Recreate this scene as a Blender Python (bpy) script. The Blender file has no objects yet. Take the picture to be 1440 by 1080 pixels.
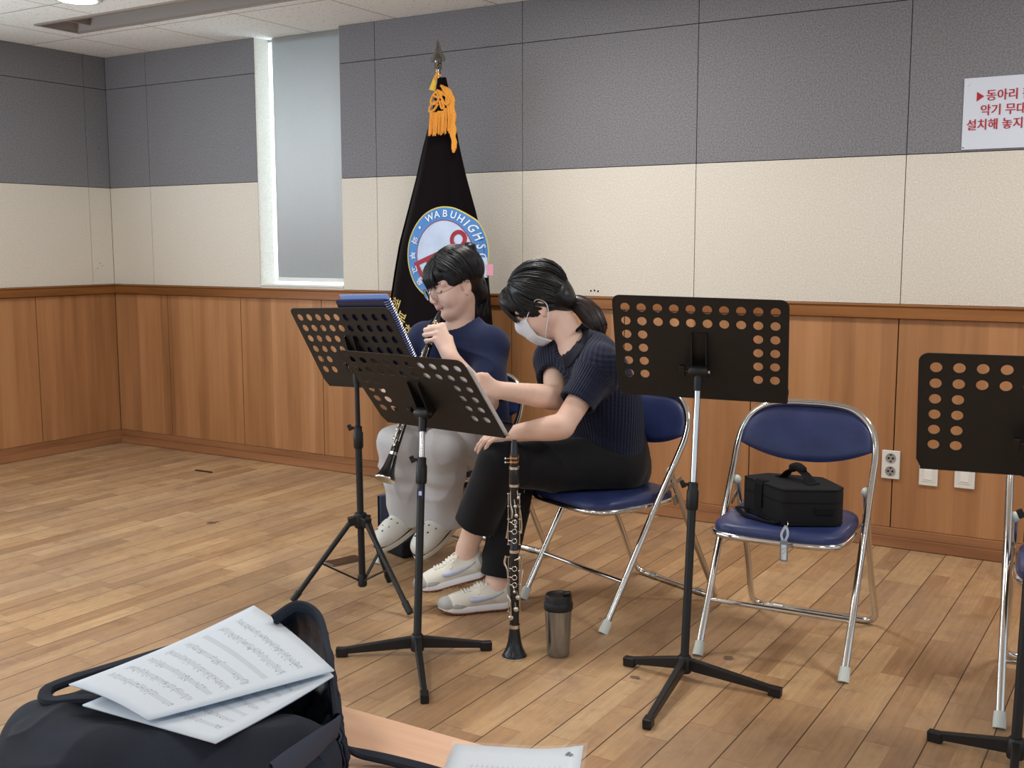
import bpy, math, random
import numpy as np
from mathutils import Vector, Matrix

random.seed(11)
rng = np.random.default_rng(11)
scn = bpy.context.scene
COL = scn.collection
pi = math.pi

# ------------------------------------------------------------------ camera model (metres, room corner = origin)
CAM = np.array([5.744466, -4.601009, 1.24])
FPX = 1550.064
PITCH, ROLL, YAW = 0.125622777, 0.00156468, -0.550725
_fw = np.array([math.sin(YAW) * math.cos(PITCH), math.cos(YAW) * math.cos(PITCH), -math.sin(PITCH)])
_r0 = np.array([math.cos(YAW), -math.sin(YAW), 0.0])
_d0 = np.cross(_fw, _r0)
CR = math.cos(ROLL) * _r0 + math.sin(ROLL) * _d0
CD = -math.sin(ROLL) * _r0 + math.cos(ROLL) * _d0
CF = _fw

def V3(*a):
    return np.array(a, float)

def dirv(u, v):
    return CF + (u - 720) / FPX * CR + (v - 540) / FPX * CD

def at(u, v, z):
    return CAM + z * dirv(u, v)

def onz(u, v, Z=0.0):
    d = dirv(u, v)
    return CAM + (Z - CAM[2]) / d[2] * d

def ony(u, v, Y=0.0):
    d = dirv(u, v)
    return CAM + (Y - CAM[1]) / d[1] * d

def nrm(v):
    v = np.asarray(v, float)
    return v / (np.linalg.norm(v) + 1e-12)

# ------------------------------------------------------------------ materials
def lin(c):
    out = []
    for x in c[:3]:
        x = x / 255.0
        out.append(x / 12.92 if x <= 0.04045 else ((x + 0.055) / 1.055) ** 2.4)
    return (*out, 1.0)

class NT:
    """small node-tree helper"""
    def __init__(s, name):
        s.m = bpy.data.materials.new(name)
        s.m.use_nodes = True
        s.t = s.m.node_tree
        s.b = s.t.nodes['Principled BSDF']
    def n(s, typ, **kw):
        nd = s.t.nodes.new(typ)
        for k, v in kw.items():
            setattr(nd, k, v)
        return nd
    def link(s, a, b):
        s.t.links.new(a, b)
    def setin(s, nd, key, val):
        if hasattr(val, 'is_output') or isinstance(val, bpy.types.NodeSocket):
            s.link(val, nd.inputs[key])
        else:
            nd.inputs[key].default_value = val
    def math(s, op, a, b=None, c=None):
        nd = s.n('ShaderNodeMath', operation=op)
        s.setin(nd, 0, a)
        if b is not None: s.setin(nd, 1, b)
        if c is not None: s.setin(nd, 2, c)
        return nd.outputs[0]
    def mix(s, fac, a, b, blend='MIX'):
        nd = s.n('ShaderNodeMix', data_type='RGBA', blend_type=blend)
        s.setin(nd, 0, fac); s.setin(nd, 6, a); s.setin(nd, 7, b)
        return nd.outputs[2]
    def coord(s, kind='Object'):
        return s.n('ShaderNodeTexCoord').outputs[kind]
    def mapping(s, vec, scale=(1, 1, 1), loc=(0, 0, 0)):
        nd = s.n('ShaderNodeMapping')
        s.link(vec, nd.inputs[0])
        nd.inputs['Scale'].default_value = scale
        nd.inputs['Location'].default_value = loc
        return nd.outputs[0]
    def noise(s, vec, scale, detail=4, rough=0.6):
        nd = s.n('ShaderNodeTexNoise')
        if vec is not None: s.link(vec, nd.inputs['Vector'])
        nd.inputs['Scale'].default_value = scale
        nd.inputs['Detail'].default_value = detail
        nd.inputs['Roughness'].default_value = rough
        return nd.outputs['Fac']
    def ramp(s, fac, stops):
        nd = s.n('ShaderNodeValToRGB')
        s.link(fac, nd.inputs[0])
        el = nd.color_ramp.elements
        while len(el) < len(stops): el.new(0.5)
        for e, (p, c) in zip(el, stops):
            e.position = p
            e.color = c if len(c) == 4 else (*c, 1)
        return nd.outputs[0]
    def bump(s, height, strength=0.3, dist=0.002):
        nd = s.n('ShaderNodeBump')
        nd.inputs['Strength'].default_value = strength
        nd.inputs['Distance'].default_value = dist
        s.link(height, nd.inputs['Height'])
        s.link(nd.outputs[0], s.b.inputs['Normal'])
        return nd
    def base(s, v): s.setin(s.b, 'Base Color', v)
    def rough(s, v): s.setin(s.b, 'Roughness', v)

MATS = {}
def mat(name, rgb, rough=0.5, metal=0.0, bump=None, var=None, spec=None, coat=0.0, sheen=0.0, trans=0.0, sss=0.0):
    """generic procedural material: base colour with fine noise variation and bump"""
    if name in MATS: return MATS[name]
    t = NT(name)
    c = lin(rgb)
    co = t.coord()
    if var:
        sc, amt = var
        f = t.noise(co, sc, 5)
        dark = tuple(x * (1 - amt) for x in c[:3]) + (1,)
        lite = tuple(min(1, x * (1 + amt)) for x in c[:3]) + (1,)
        t.base(t.ramp(f, [(0.3, dark), (0.7, lite)]))
    else:
        t.base(c)
    t.b.inputs['Roughness'].default_value = rough
    t.b.inputs['Metallic'].default_value = metal
    if spec is not None: t.b.inputs['Specular IOR Level'].default_value = spec
    if coat: t.b.inputs['Coat Weight'].default_value = coat
    if sheen:
        t.b.inputs['Sheen Weight'].default_value = sheen
    if trans: t.b.inputs['Transmission Weight'].default_value = trans
    if sss:
        t.b.inputs['Subsurface Weight'].default_value = sss
        t.b.inputs['Subsurface Radius'].default_value = (0.012, 0.005, 0.003)
        t.b.inputs['Subsurface Scale'].default_value = 0.6
    if bump:
        sc, st, di = bump
        t.bump(t.noise(co, sc, 6), st, di)
    MATS[name] = t.m
    return t.m

# ------------------------------------------------------------------ mesh building
class MB:
    def __init__(s):
        s.v = []; s.f = []; s.m = []; s.uv = {}
    def add(s, verts, faces, mi=0):
        o = len(s.v)
        s.v.extend([tuple(map(float, p)) for p in verts])
        s.f.extend([tuple(i + o for i in f) for f in faces])
        s.m.extend([mi] * len(faces))
        return o
    def box(s, lo, hi, mi=0, M=None):
        (x0, y0, z0), (x1, y1, z1) = lo, hi
        v = [(x0,y0,z0),(x1,y0,z0),(x1,y1,z0),(x0,y1,z0),(x0,y0,z1),(x1,y0,z1),(x1,y1,z1),(x0,y1,z1)]
        if M is not None: v = [tuple(M @ Vector(p)) for p in v]
        s.add(v, [(0,3,2,1),(4,5,6,7),(0,1,5,4),(1,2,6,5),(2,3,7,6),(3,0,4,7)], mi)
    def beam(s, a, b, w, h, up=(0,0,1), mi=0, w2=None, h2=None):
        """rectangular bar from a to b; w across, h along up; may taper"""
        a = np.array(a, float); b = np.array(b, float)
        d = nrm(b - a); x = nrm(np.cross(d, up)); u = np.cross(x, d)
        w2 = w if w2 is None else w2; h2 = h if h2 is None else h2
        v = []
        for p, ww, hh in ((a, w, h), (b, w2, h2)):
            for sx, su in ((-1,-1),(1,-1),(1,1),(-1,1)):
                v.append(p + sx * ww / 2 * x + su * hh / 2 * u)
        s.add(v, [(3,2,1,0),(4,5,6,7),(0,1,5,4),(1,2,6,5),(2,3,7,6),(3,0,4,7)], mi)
    def tube(s, pts, r, n=10, closed=False, mi=0, cap=True, flat=None):
        pts = [np.array(p, float) for p in pts]
        k = len(pts)
        rr = [r] * k if np.isscalar(r) else list(r)
        T = []
        for i in range(k):
            if closed: d = pts[(i+1) % k] - pts[i-1]
            else: d = pts[min(i+1, k-1)] - pts[max(i-1, 0)]
            T.append(nrm(d))
        ref = np.array([0,0,1.0]) if abs(T[0][2]) < 0.9 else np.array([1.0,0,0])
        x = nrm(np.cross(T[0], ref))
        V = []
        for i in range(k):
            x = x - T[i] * (x @ T[i]); x = nrm(x)
            y = np.cross(T[i], x)
            for j in range(n):
                a = 2 * pi * j / n
                V.append(pts[i] + rr[i] * (math.cos(a) * x + math.sin(a) * y))
        F = []
        for i in range(k if closed else k - 1):
            i2 = (i + 1) % k
            for j in range(n):
                j2 = (j + 1) % n
                F.append((i*n+j, i*n+j2, i2*n+j2, i2*n+j))
        if cap and not closed:
            F.append(tuple(reversed(range(n))))
            F.append(tuple((k-1)*n + j for j in range(n)))
        s.add(V, F, mi)
    def lathe(s, prof, n=32, M=None, mi=0, mis=None):
        """prof: list of (r, z); closed at ends with r=0"""
        V = []; F = []; mm = []
        for (r, z) in prof:
            for j in range(n):
                a = 2 * pi * j / n
                V.append((r * math.cos(a), r * math.sin(a), z))
        for i in range(len(prof) - 1):
            for j in range(n):
                j2 = (j + 1) % n
                F.append((i*n+j, i*n+j2, (i+1)*n+j2, (i+1)*n+j)); mm.append(mis[i] if mis else mi)
        F.append(tuple(reversed(range(n)))); mm.append(mis[0] if mis else mi)
        F.append(tuple((len(prof)-1)*n + j for j in range(n))); mm.append(mis[-1] if mis else mi)
        if M is not None: V = [tuple(M @ Vector(p)) for p in V]
        o = len(s.v)
        s.v.extend([tuple(map(float, p)) for p in V]); s.f.extend([tuple(i+o for i in f) for f in F]); s.m.extend(mm)
    def prism(s, poly, z0, z1, M=None, mi=0):
        n = len(poly)
        V = [(x, y, z0) for x, y in poly] + [(x, y, z1) for x, y in poly]
        F = [tuple(reversed(range(n))), tuple(range(n, 2*n))]
        for i in range(n):
            j = (i + 1) % n
            F.append((i, j, n + j, n + i))
        if M is not None: V = [tuple(M @ Vector(p)) for p in V]
        s.add(V, F, mi)
    def sphere(s, c, r, n=12, m=8, mi=0, sc=(1,1,1)):
        V = [(c[0], c[1], c[2] - r*sc[2])]
        for i in range(1, m):
            t = -pi/2 + pi * i / m
            for j in range(n):
                a = 2*pi*j/n
                V.append((c[0]+r*sc[0]*math.cos(t)*math.cos(a), c[1]+r*sc[1]*math.cos(t)*math.sin(a), c[2]+r*sc[2]*math.sin(t)))
        V.append((c[0], c[1], c[2] + r*sc[2]))
        F = []
        for j in range(n):
            F.append((0, 1+(j+1) % n, 1+j))
            F.append((len(V)-1, 1+(m-2)*n+j, 1+(m-2)*n+(j+1) % n))
        for i in range(m-2):
            for j in range(n):
                j2 = (j+1) % n
                F.append((1+i*n+j, 1+i*n+j2, 1+(i+1)*n+j2, 1+(i+1)*n+j))
        s.add(V, F, mi)
    def grid(s, P, mi=0, closed_u=False):
        """P array (nu, nv, 3)"""
        P = np.asarray(P); nu, nv = P.shape[:2]
        F = []
        for i in range(nu if closed_u else nu - 1):
            i2 = (i+1) % nu
            for j in range(nv - 1):
                F.append((i*nv+j, i2*nv+j, i2*nv+j+1, i*nv+j+1))
        s.add(P.reshape(-1, 3), F, mi)
    def build(s, name, mats, parent=None, smooth=True, bevel=0.0, solid=0.0, subsurf=0, angle=40, loc=None, seg=2):
        me = bpy.data.meshes.new(name)
        o0 = np.array(loc, float) if loc is not None else np.zeros(3)
        me.from_pydata([tuple(np.array(p) - o0) for p in s.v] if loc is not None else s.v, [], s.f)
        if not isinstance(mats, (list, tuple)): mats = [mats]
        for m in mats: me.materials.append(m)
        if len(mats) > 1:
            me.polygons.foreach_set('material_index', np.array(s.m, np.int32))
        if smooth:
            me.polygons.foreach_set('use_smooth', np.ones(len(me.polygons), bool))
            try: me.set_sharp_from_angle(angle=math.radians(angle))
            except Exception: pass
        me.update()
        return link(name, me, parent, loc, bevel, solid, subsurf, seg)

def link(name, me, parent=None, loc=None, bevel=0.0, solid=0.0, subsurf=0, seg=2):
    o = bpy.data.objects.new(name, me)
    COL.objects.link(o)
    # loc = base point the vertices were taken relative to; a child shares its parent's base
    if loc is not None and parent is None: o.location = tuple(loc)
    if parent is not None: o.parent = parent
    if solid:
        md = o.modifiers.new('Solidify', 'SOLIDIFY'); md.thickness = solid; md.offset = 0
    if bevel:
        md = o.modifiers.new('Bevel', 'BEVEL'); md.width = bevel; md.segments = seg; md.limit_method = 'ANGLE'; md.angle_limit = math.radians(35)
        md.harden_normals = False
    if subsurf:
        md = o.modifiers.new('Subsurf', 'SUBSURF'); md.levels = subsurf; md.render_levels = subsurf
    return o

def tag(o, label=None, cat=None, group=None, kind=None):
    if label: o['label'] = label
    if cat: o['category'] = cat
    if group: o['group'] = group
    if kind: o['kind'] = kind
    return o

def empty(name, label, cat, loc=(0,0,0), rotz=0.0, group=None, M=None):
    o = bpy.data.objects.new(name, None)
    COL.objects.link(o)
    o.empty_display_size = 0.05
    if M is not None: o.matrix_world = M
    else:
        o.location = tuple(loc); o.rotation_euler = (0, 0, rotz)
    return tag(o, label, cat, group)

def frame(O, X, Y, Z):
    M = Matrix.Identity(4)
    for i in range(3):
        M[i][0], M[i][1], M[i][2], M[i][3] = X[i], Y[i], Z[i], O[i]
    return M

def cr(pts, n=8, closed=False):
    """Catmull-Rom resample (pts may carry extra columns such as radius)"""
    P = np.array(pts, float); k = len(P); out = []
    rngk = range(k if closed else k - 1)
    for i in rngk:
        p0 = P[(i-1) % k] if (closed or i > 0) else 2*P[0]-P[1]
        p1 = P[i]; p2 = P[(i+1) % k]
        p3 = P[(i+2) % k] if (closed or i + 2 < k) else 2*P[-1]-P[-2]
        for j in range(n):
            t = j / n
            out.append(0.5*((2*p1)+(-p0+p2)*t+(2*p0-5*p1+4*p2-p3)*t*t+(-p0+3*p1-3*p2+p3)*t**3))
    if not closed: out.append(P[-1])
    return np.array(out)

def curve_mesh(splines, extrude, bevel=0.0, res=8):
    """filled 2-D outlines with holes -> mesh verts, faces (thickness 2*extrude along z)"""
    cu = bpy.data.curves.new('tmp', 'CURVE')
    cu.dimensions = '2D'; cu.fill_mode = 'BOTH'; cu.extrude = extrude; cu.bevel_depth = bevel; cu.resolution_u = res
    for pts in splines:
        sp = cu.splines.new('POLY'); sp.points.add(len(pts) - 1)
        for p, q in zip(sp.points, pts): p.co = (q[0], q[1], 0, 1)
        sp.use_cyclic_u = True
    return _eval_curve(cu)

def _eval_curve(cu):
    ob = bpy.data.objects.new('tmp', cu); COL.objects.link(ob)
    dg = bpy.context.evaluated_depsgraph_get(); dg.update()
    me = bpy.data.meshes.new_from_object(ob.evaluated_get(dg))
    V = [tuple(v.co) for v in me.vertices]; F = [tuple(p.vertices) for p in me.polygons]
    bpy.data.objects.remove(ob); bpy.data.meshes.remove(me); bpy.data.curves.remove(cu)
    return V, F

def text_mesh(s, size, extrude=0.0004, bold=0.0, align='LEFT'):
    cu = bpy.data.curves.new('tmp', 'FONT')
    cu.body = s; cu.size = size; cu.extrude = extrude; cu.offset = bold; cu.align_x = align
    cu.align_y = 'CENTER' if align == 'CENTER' else 'BOTTOM_BASELINE'
    cu.resolution_u = 3
    return _eval_curve(cu)

def circle(cx, cy, r, n=24, rev=False):
    a = [2*pi*i/n for i in range(n)]
    if rev: a = a[::-1]
    return [(cx + r*math.cos(t), cy + r*math.sin(t)) for t in a]

def rrect(x0, y0, x1, y1, r, n=6):
    out = []
    for cx, cy, a0 in ((x1-r, y0+r, -pi/2), (x1-r, y1-r, 0), (x0+r, y1-r, pi/2), (x0+r, y0+r, pi)):
        for i in range(n+1):
            a = a0 + pi/2*i/n
            out.append((cx + r*math.cos(a), cy + r*math.sin(a)))
    return out

# ------------------------------------------------------------------ distance-field modelling (one continuous surface)
class Field:
    def __init__(s, lo, hi, h):
        s.lo = np.array(lo, float); s.h = h
        s.n = np.ceil((np.array(hi) - s.lo) / h).astype(int) + 1
        s.V = np.full(s.n, 0.5, np.float32); s.T = np.zeros(s.n, np.uint8)
    def block(s, lo, hi):
        a = np.maximum(np.floor((np.asarray(lo) - s.lo) / s.h).astype(int), 0)
        b = np.minimum(np.ceil((np.asarray(hi) - s.lo) / s.h).astype(int) + 1, s.n)
        if (b <= a).any(): return None
        sl = tuple(slice(i, j) for i, j in zip(a, b))
        ax = [(s.lo[i] + s.h * np.arange(a[i], b[i])).astype(np.float32) for i in range(3)]
        return sl, ax[0][:, None, None], ax[1][None, :, None], ax[2][None, None, :]
    def put(s, sl, d, k=0.0, tag=0, op='u'):
        v = s.V[sl]
        d = d.astype(np.float32)
        if op == 'u':
            if tag is not None:
                t = s.T[sl]; t[d < v] = tag
            if k > 0:
                hh = np.maximum(k - np.abs(v - d), 0) / k
                s.V[sl] = np.minimum(v, d) - hh*hh*k*0.25
            else: s.V[sl] = np.minimum(v, d)
        elif op == 's':
            if tag is not None:
                t = s.T[sl]; t[(-d > v)] = tag
            if k > 0:
                hh = np.maximum(k - np.abs(v + d), 0) / k
                s.V[sl] = np.maximum(v, -d) + hh*hh*k*0.25
            else: s.V[sl] = np.maximum(v, -d)
    def cone(s, a, b, ra, rb, k=0.0, tag=0, op='u', flat=None, cut=None):
        """round cone; flat = (axis, factor) squashes the section along axis"""
        a = np.array(a, float); b = np.array(b, float)
        R = max(ra, rb) * (max(1.0, flat[1]) if flat is not None else 1.0)
        mg = R + k + 2*s.h
        B = s.block(np.minimum(a, b) - mg, np.maximum(a, b) + mg)
        if B is None: return
        sl, X, Y, Z = B
        ba = b - a; L2 = ba @ ba + 1e-12
        t = np.clip(((X-a[0])*ba[0] + (Y-a[1])*ba[1] + (Z-a[2])*ba[2]) / L2, 0, 1)
        qx = X - a[0] - t*ba[0]; qy = Y - a[1] - t*ba[1]; qz = Z - a[2] - t*ba[2]
        r = ra + (rb - ra)*t
        q2 = qx*qx + qy*qy + qz*qz
        if flat is not None:
            n = nrm(flat[0]); dn = qx*n[0] + qy*n[1] + qz*n[2]
            d = np.sqrt(q2 + dn*dn*(1/flat[1]**2 - 1)) - r
            if flat[1] < 1: d = d*(0.5+0.5*flat[1])
        else: d = np.sqrt(q2) - r
        for cp_, cn_ in (cut or ()):
            cn_ = nrm(cn_); d = np.maximum(d, (X-cp_[0])*cn_[0] + (Y-cp_[1])*cn_[1] + (Z-cp_[2])*cn_[2])
        s.put(sl, d, k, tag, op)
    def ell(s, c, rad, axes=None, k=0.0, tag=0, op='u'):
        """ellipsoid; axes = 3 unit vectors (rows)"""
        c = np.array(c, float); rad = np.array(rad, float)
        A = np.eye(3) if axes is None else np.array(axes, float)
        mg = np.sqrt((A.T**2 @ (rad**2))) + k + 2*s.h
        B = s.block(c - mg, c + mg)
        if B is None: return
        sl, X, Y, Z = B
        X = X - c[0]; Y = Y - c[1]; Z = Z - c[2]
        k0 = 0; k1 = 0
        for i in range(3):
            p = (X*A[i][0] + Y*A[i][1] + Z*A[i][2]) / rad[i]
            k0 = k0 + p*p; k1 = k1 + (p/rad[i])**2
        k0 = np.sqrt(k0); k1 = np.sqrt(k1) + 1e-9
        s.put(sl, k0*(k0-1)/k1, k, tag, op)
    def half(s, p, n, lo=None, hi=None, op='s', k=0.0, tag=None):
        """remove the side n points to (inside a block)"""
        n = nrm(n)
        B = s.block(s.lo if lo is None else lo, (s.lo + s.h*s.n) if hi is None else hi)
        if B is None: return
        sl, X, Y, Z = B
        d = -((X-p[0])*n[0] + (Y-p[1])*n[1] + (Z-p[2])*n[2])
        s.put(sl, d, k, tag, op)
    def box(s, c, half, axes, r=0.0, k=0.0, tag=0, op='u'):
        c = np.array(c, float); half = np.array(half, float); A = np.array(axes, float)
        mg = np.abs(A.T) @ half + k + 2*s.h + r
        B = s.block(c - mg, c + mg)
        if B is None: return
        sl, X, Y, Z = B
        X = X - c[0]; Y = Y - c[1]; Z = Z - c[2]
        q = [np.abs(X*A[i][0] + Y*A[i][1] + Z*A[i][2]) - (half[i]-r) for i in range(3)]
        d = np.sqrt(sum(np.maximum(w, 0)**2 for w in q)) + np.minimum(np.maximum(np.maximum(q[0], q[1]), q[2]), 0) - r
        s.put(sl, d, k, tag, op)
    def sweep(s, pts, k=0.0, tag=0, op='u', n=4, flat=None, cut=None):
        """pts rows (x, y, z, r): smooth tube"""
        P = cr(pts, n) if n > 1 else np.array(pts, float)
        for p, q in zip(P[:-1], P[1:]):
            s.cone(p[:3], q[:3], p[3], q[3], k, tag, op, flat, cut)
    def ray(s, o, d, maxd=6.0, start=0.0):
        """first point of the surface met from o along d"""
        o = np.array(o, float); d = nrm(d)
        t = start + np.arange(0, maxd, s.h*0.4); P = (o + t[:, None]*d - s.lo)/s.h
        I = np.round(P).astype(int); ok = ((I >= 0) & (I < s.n)).all(1)
        if not ok.any(): return None
        val = np.full(len(t), 1.0); J = I[ok]; val[ok] = s.V[J[:, 0], J[:, 1], J[:, 2]]
        k = np.argmax(val < 0)
        if not val[k] < 0: return None
        return o + (t[k] + val[k])*d
    def mesh(s):
        V = s.V; S = V < 0
        n = V.shape
        c = np.zeros(tuple(i-1 for i in n), np.int8)
        offs = [(i, j, k) for i in (0,1) for j in (0,1) for k in (0,1)]
        for (i, j, k) in offs:
            c += S[i:n[0]-1+i, j:n[1]-1+j, k:n[2]-1+k]
        idx = np.argwhere((c > 0) & (c < 8))
        ids = np.full(c.shape, -1, np.int32); ids[tuple(idx.T)] = np.arange(len(idx))
        acc = np.zeros((len(idx), 3)); cnt = np.zeros(len(idx))
        for a in offs:
            for ax in range(3):
                if a[ax] == 1: continue
                b = list(a); b[ax] = 1
                va = V[idx[:,0]+a[0], idx[:,1]+a[1], idx[:,2]+a[2]]; vb = V[idx[:,0]+b[0], idx[:,1]+b[1], idx[:,2]+b[2]]
                cross = (va < 0) != (vb < 0)
                t = np.where(cross, va/np.where(cross, va-vb, 1), 0)
                p = np.tile(np.array(a, float), (len(idx), 1)); p[:, ax] += t
                acc[cross] += p[cross]; cnt[cross] += 1
        verts = s.lo + s.h*(idx + acc/np.maximum(cnt, 1)[:, None])
        tags = s.T[idx[:,0], idx[:,1], idx[:,2]]
        Q = []
        for ax in range(3):
            u, w = (ax+1) % 3, (ax+2) % 3
            sl0 = [slice(None)]*3; sl1 = [slice(None)]*3
            sl0[ax] = slice(0, n[ax]-1); sl1[ax] = slice(1, n[ax])
            A = S[tuple(sl0)]; Bq = S[tuple(sl1)]
            e = np.argwhere(A != Bq)
            e = e[(e[:,u] > 0) & (e[:,w] > 0) & (e[:,u] < n[u]-1) & (e[:,w] < n[w]-1)]
            ins = A[tuple(e.T)]
            def cell(du, dw):
                q = e.copy(); q[:,u] += du; q[:,w] += dw
                return ids[tuple(q.T)]
            quad = np.stack([cell(-1,-1), cell(0,-1), cell(0,0), cell(-1,0)], 1)
            quad[~ins] = quad[~ins][:, ::-1]
            Q.append(quad)
        Q = np.concatenate(Q); Q = Q[(Q >= 0).all(1)]
        return verts, Q, tags
    def build(s, name, mats, parent=None, disp=None, relax=1, attrs=None, loc=None):
        v, q, t = s.mesh()
        # keep connected pieces, light Laplacian relax
        for _ in range(relax):
            sm = np.zeros_like(v); cn = np.zeros(len(v))
            for i in range(4):
                np.add.at(sm, q[:, i], v[q[:, (i+1) % 4]]); np.add.at(cn, q[:, i], 1)
                np.add.at(sm, q[:, i], v[q[:, (i-1) % 4]]); np.add.at(cn, q[:, i], 1)
            g = cn > 0
            v[g] = 0.5*v[g] + 0.5*(sm[g]/cn[g][:, None])
        if disp is not None:
            nn = normals(v, q)
            v = v + nn*disp(v)[:, None]
        return mesh_np(name, v, q, mats, parent, t, attrs, loc)

def normals(v, q):
    fn = np.cross(v[q[:,2]]-v[q[:,0]], v[q[:,3]]-v[q[:,1]])
    nn = np.zeros_like(v)
    for i in range(4): np.add.at(nn, q[:, i], fn)
    return nn/(np.linalg.norm(nn, axis=1)[:, None]+1e-12)

def mesh_np(name, v, q, mats, parent=None, t=None, attrs=None, loc=None):
    me = bpy.data.meshes.new(name)
    o0 = np.array(loc, float) if loc is not None else np.zeros(3)
    me.vertices.add(len(v)); me.vertices.foreach_set('co', (v - o0).astype(np.float32).ravel())
    me.loops.add(len(q)*4); me.loops.foreach_set('vertex_index', q.astype(np.int32).ravel())
    me.polygons.add(len(q)); me.polygons.foreach_set('loop_start', np.arange(0, len(q)*4, 4, dtype=np.int32))
    if not isinstance(mats, (list, tuple)): mats = [mats]
    for m in mats: me.materials.append(m)
    if t is not None and len(mats) > 1:
        me.polygons.foreach_set('material_index', np.minimum(t[q[:,0]], len(mats)-1).astype(np.int32))
    me.polygons.foreach_set('use_smooth', np.ones(len(q), bool))
    me.update(calc_edges=True); me.validate()
    if attrs:
        for k, fn in attrs.items():
            a = me.attributes.new(k, 'FLOAT', 'POINT'); a.data.foreach_set('value', fn(v).astype(np.float32))
    return link(name, me, parent, loc)

def wob(v, sc, seed=0):
    """cheap smooth pseudo-noise in [-1, 1]"""
    r = np.random.default_rng(seed); out = np.zeros(len(v))
    for i in range(6):
        d = r.normal(size=3); d /= np.linalg.norm(d)
        out += np.sin((v @ d)*sc*(0.7+0.6*r.random()) + r.random()*6.28 + 1.3*np.sin((v @ r.normal(size=3))*sc*0.35))
    return out/3.0
# ================================================================== materials of the room
def m_floor():
    t = NT('parquet'); co = t.coord()
    sep = t.n('ShaderNodeSeparateXYZ'); t.link(co, sep.inputs[0])
    X, Y = sep.outputs[0], sep.outputs[1]
    PW = 0.1385
    sx = t.math('DIVIDE', t.math('ADD', X, 0.01), PW/2)         # strip index (two strips in a board)
    si = t.math('FLOOR', sx)
    pi_ = t.math('FLOOR', t.math('DIVIDE', t.math('ADD', X, 0.01), PW))
    wn = t.n('ShaderNodeTexWhiteNoise', noise_dimensions='1D'); t.link(si, wn.inputs['W'])
    wp = t.n('ShaderNodeTexWhiteNoise', noise_dimensions='1D'); t.link(t.math('ADD', pi_, 37.3), wp.inputs['W'])
    ys = t.math('ADD', t.math('DIVIDE', Y, 0.42), t.math('MULTIPLY', wn.outputs['Value'], 9.0))
    yi = t.math('FLOOR', ys)
    cv = t.n('ShaderNodeCombineXYZ'); t.link(si, cv.inputs[0]); t.link(yi, cv.inputs[1])
    w2 = t.n('ShaderNodeTexWhiteNoise', noise_dimensions='2D'); t.link(cv.outputs[0], w2.inputs['Vector'])
    cvp = t.n('ShaderNodeCombineXYZ'); t.link(w2.outputs['Value'], cvp.inputs[2])
    gv = t.n('ShaderNodeVectorMath', operation='MULTIPLY_ADD')
    t.link(w2.outputs['Color'], gv.inputs[0]); gv.inputs[1].default_value = (5, 5, 5); t.link(co, gv.inputs[2])
    grain = t.noise(t.mapping(gv.outputs[0], (60, 3.0, 60)), 1.0, 6, 0.65)
    fine = t.noise(t.mapping(gv.outputs[0], (260, 9.0, 200)), 1.0, 4, 0.7)
    tone = t.math('ADD', t.math('MULTIPLY', w2.outputs['Value'], 0.36), t.math('MULTIPLY', grain, 0.60))
    tone = t.math('ADD', tone, t.math('MULTIPLY', wp.outputs['Value'], 0.17))
    col = t.ramp(tone, [(0.22, lin((146, 108, 74))), (0.48, lin((184, 145, 104))), (0.70, lin((203, 166, 122))), (0.92, lin((222, 190, 146)))])
    col = t.mix(t.math('MULTIPLY', t.math('SUBTRACT', fine, 0.42), 0.6), col, lin((120, 80, 52)))
    # wear: greyer, dirtier towards the trodden middle of the stage
    wear = t.noise(t.mapping(co, (1.1, 1.1, 1.1)), 1.6, 5, 0.6)
    wear = t.ramp(wear, [(0.36, (0, 0, 0)), (0.64, (1, 1, 1))])
    col = t.mix(t.math('MULTIPLY', wear, 0.55), col, lin((158, 132, 108)))
    dirt = t.noise(t.mapping(co, (5, 3.5, 5)), 1.4, 6, 0.72)
    dirt = t.ramp(dirt, [(0.54, (0, 0, 0)), (0.74, (1, 1, 1))])
    col = t.mix(t.math('MULTIPLY', dirt, 0.50), col, lin((108, 80, 60)))
    for (px, py), rad in (((1025, 926), 0.045), ((892, 953), 0.035), ((300, 735), 0.06), ((845, 870), 0.02)):      # scuffs
        c0 = onz(px, py); vm = t.n('ShaderNodeVectorMath', operation='DISTANCE'); t.link(co, vm.inputs[0]); vm.inputs[1].default_value = tuple(c0)
        dd = t.math('ADD', t.math('DIVIDE', vm.outputs['Value'], rad), t.math('MULTIPLY', t.noise(co, 38, 5, 0.75), 1.6))
        col = t.mix(t.math('MULTIPLY', t.math('LESS_THAN', dd, 1.18), 0.72), col, lin((52, 42, 36)))
    # joints
    fx = t.math('FRACT', t.math('DIVIDE', t.math('ADD', X, 0.01), PW))
    ex = t.math('MINIMUM', fx, t.math('SUBTRACT', 1.0, fx))
    jl = t.math('LESS_THAN', ex, 0.0125)
    fs = t.math('FRACT', sx); es = t.math('MINIMUM', fs, t.math('SUBTRACT', 1.0, fs))
    js = t.math('MULTIPLY', t.math('LESS_THAN', es, 0.010), 0.22)
    fy = t.math('FRACT', ys); ey = t.math('MINIMUM', fy, t.math('SUBTRACT', 1.0, fy))
    je = t.math('MULTIPLY', t.math('LESS_THAN', ey, 0.003), 0.40)
    rnd = t.math('ADD', 0.78, t.math('MULTIPLY', wp.outputs['Value'], 0.22))
    J = t.math('MAXIMUM', t.math('MULTIPLY', jl, rnd), t.math('MAXIMUM', js, je))
    fig = t.noise(t.mapping(gv.outputs[0], (26, 15, 26)), 1.0, 6, 0.7)
    col = t.mix(t.math('MULTIPLY', t.math('SUBTRACT', fig, 0.46), 0.9), col, lin((112, 84, 62)))
    col = t.mix(J, col, lin((30, 20, 14)))
    t.base(col)
    t.rough(t.math('ADD', 0.34, t.math('MULTIPLY', fine, 0.22)))
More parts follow.
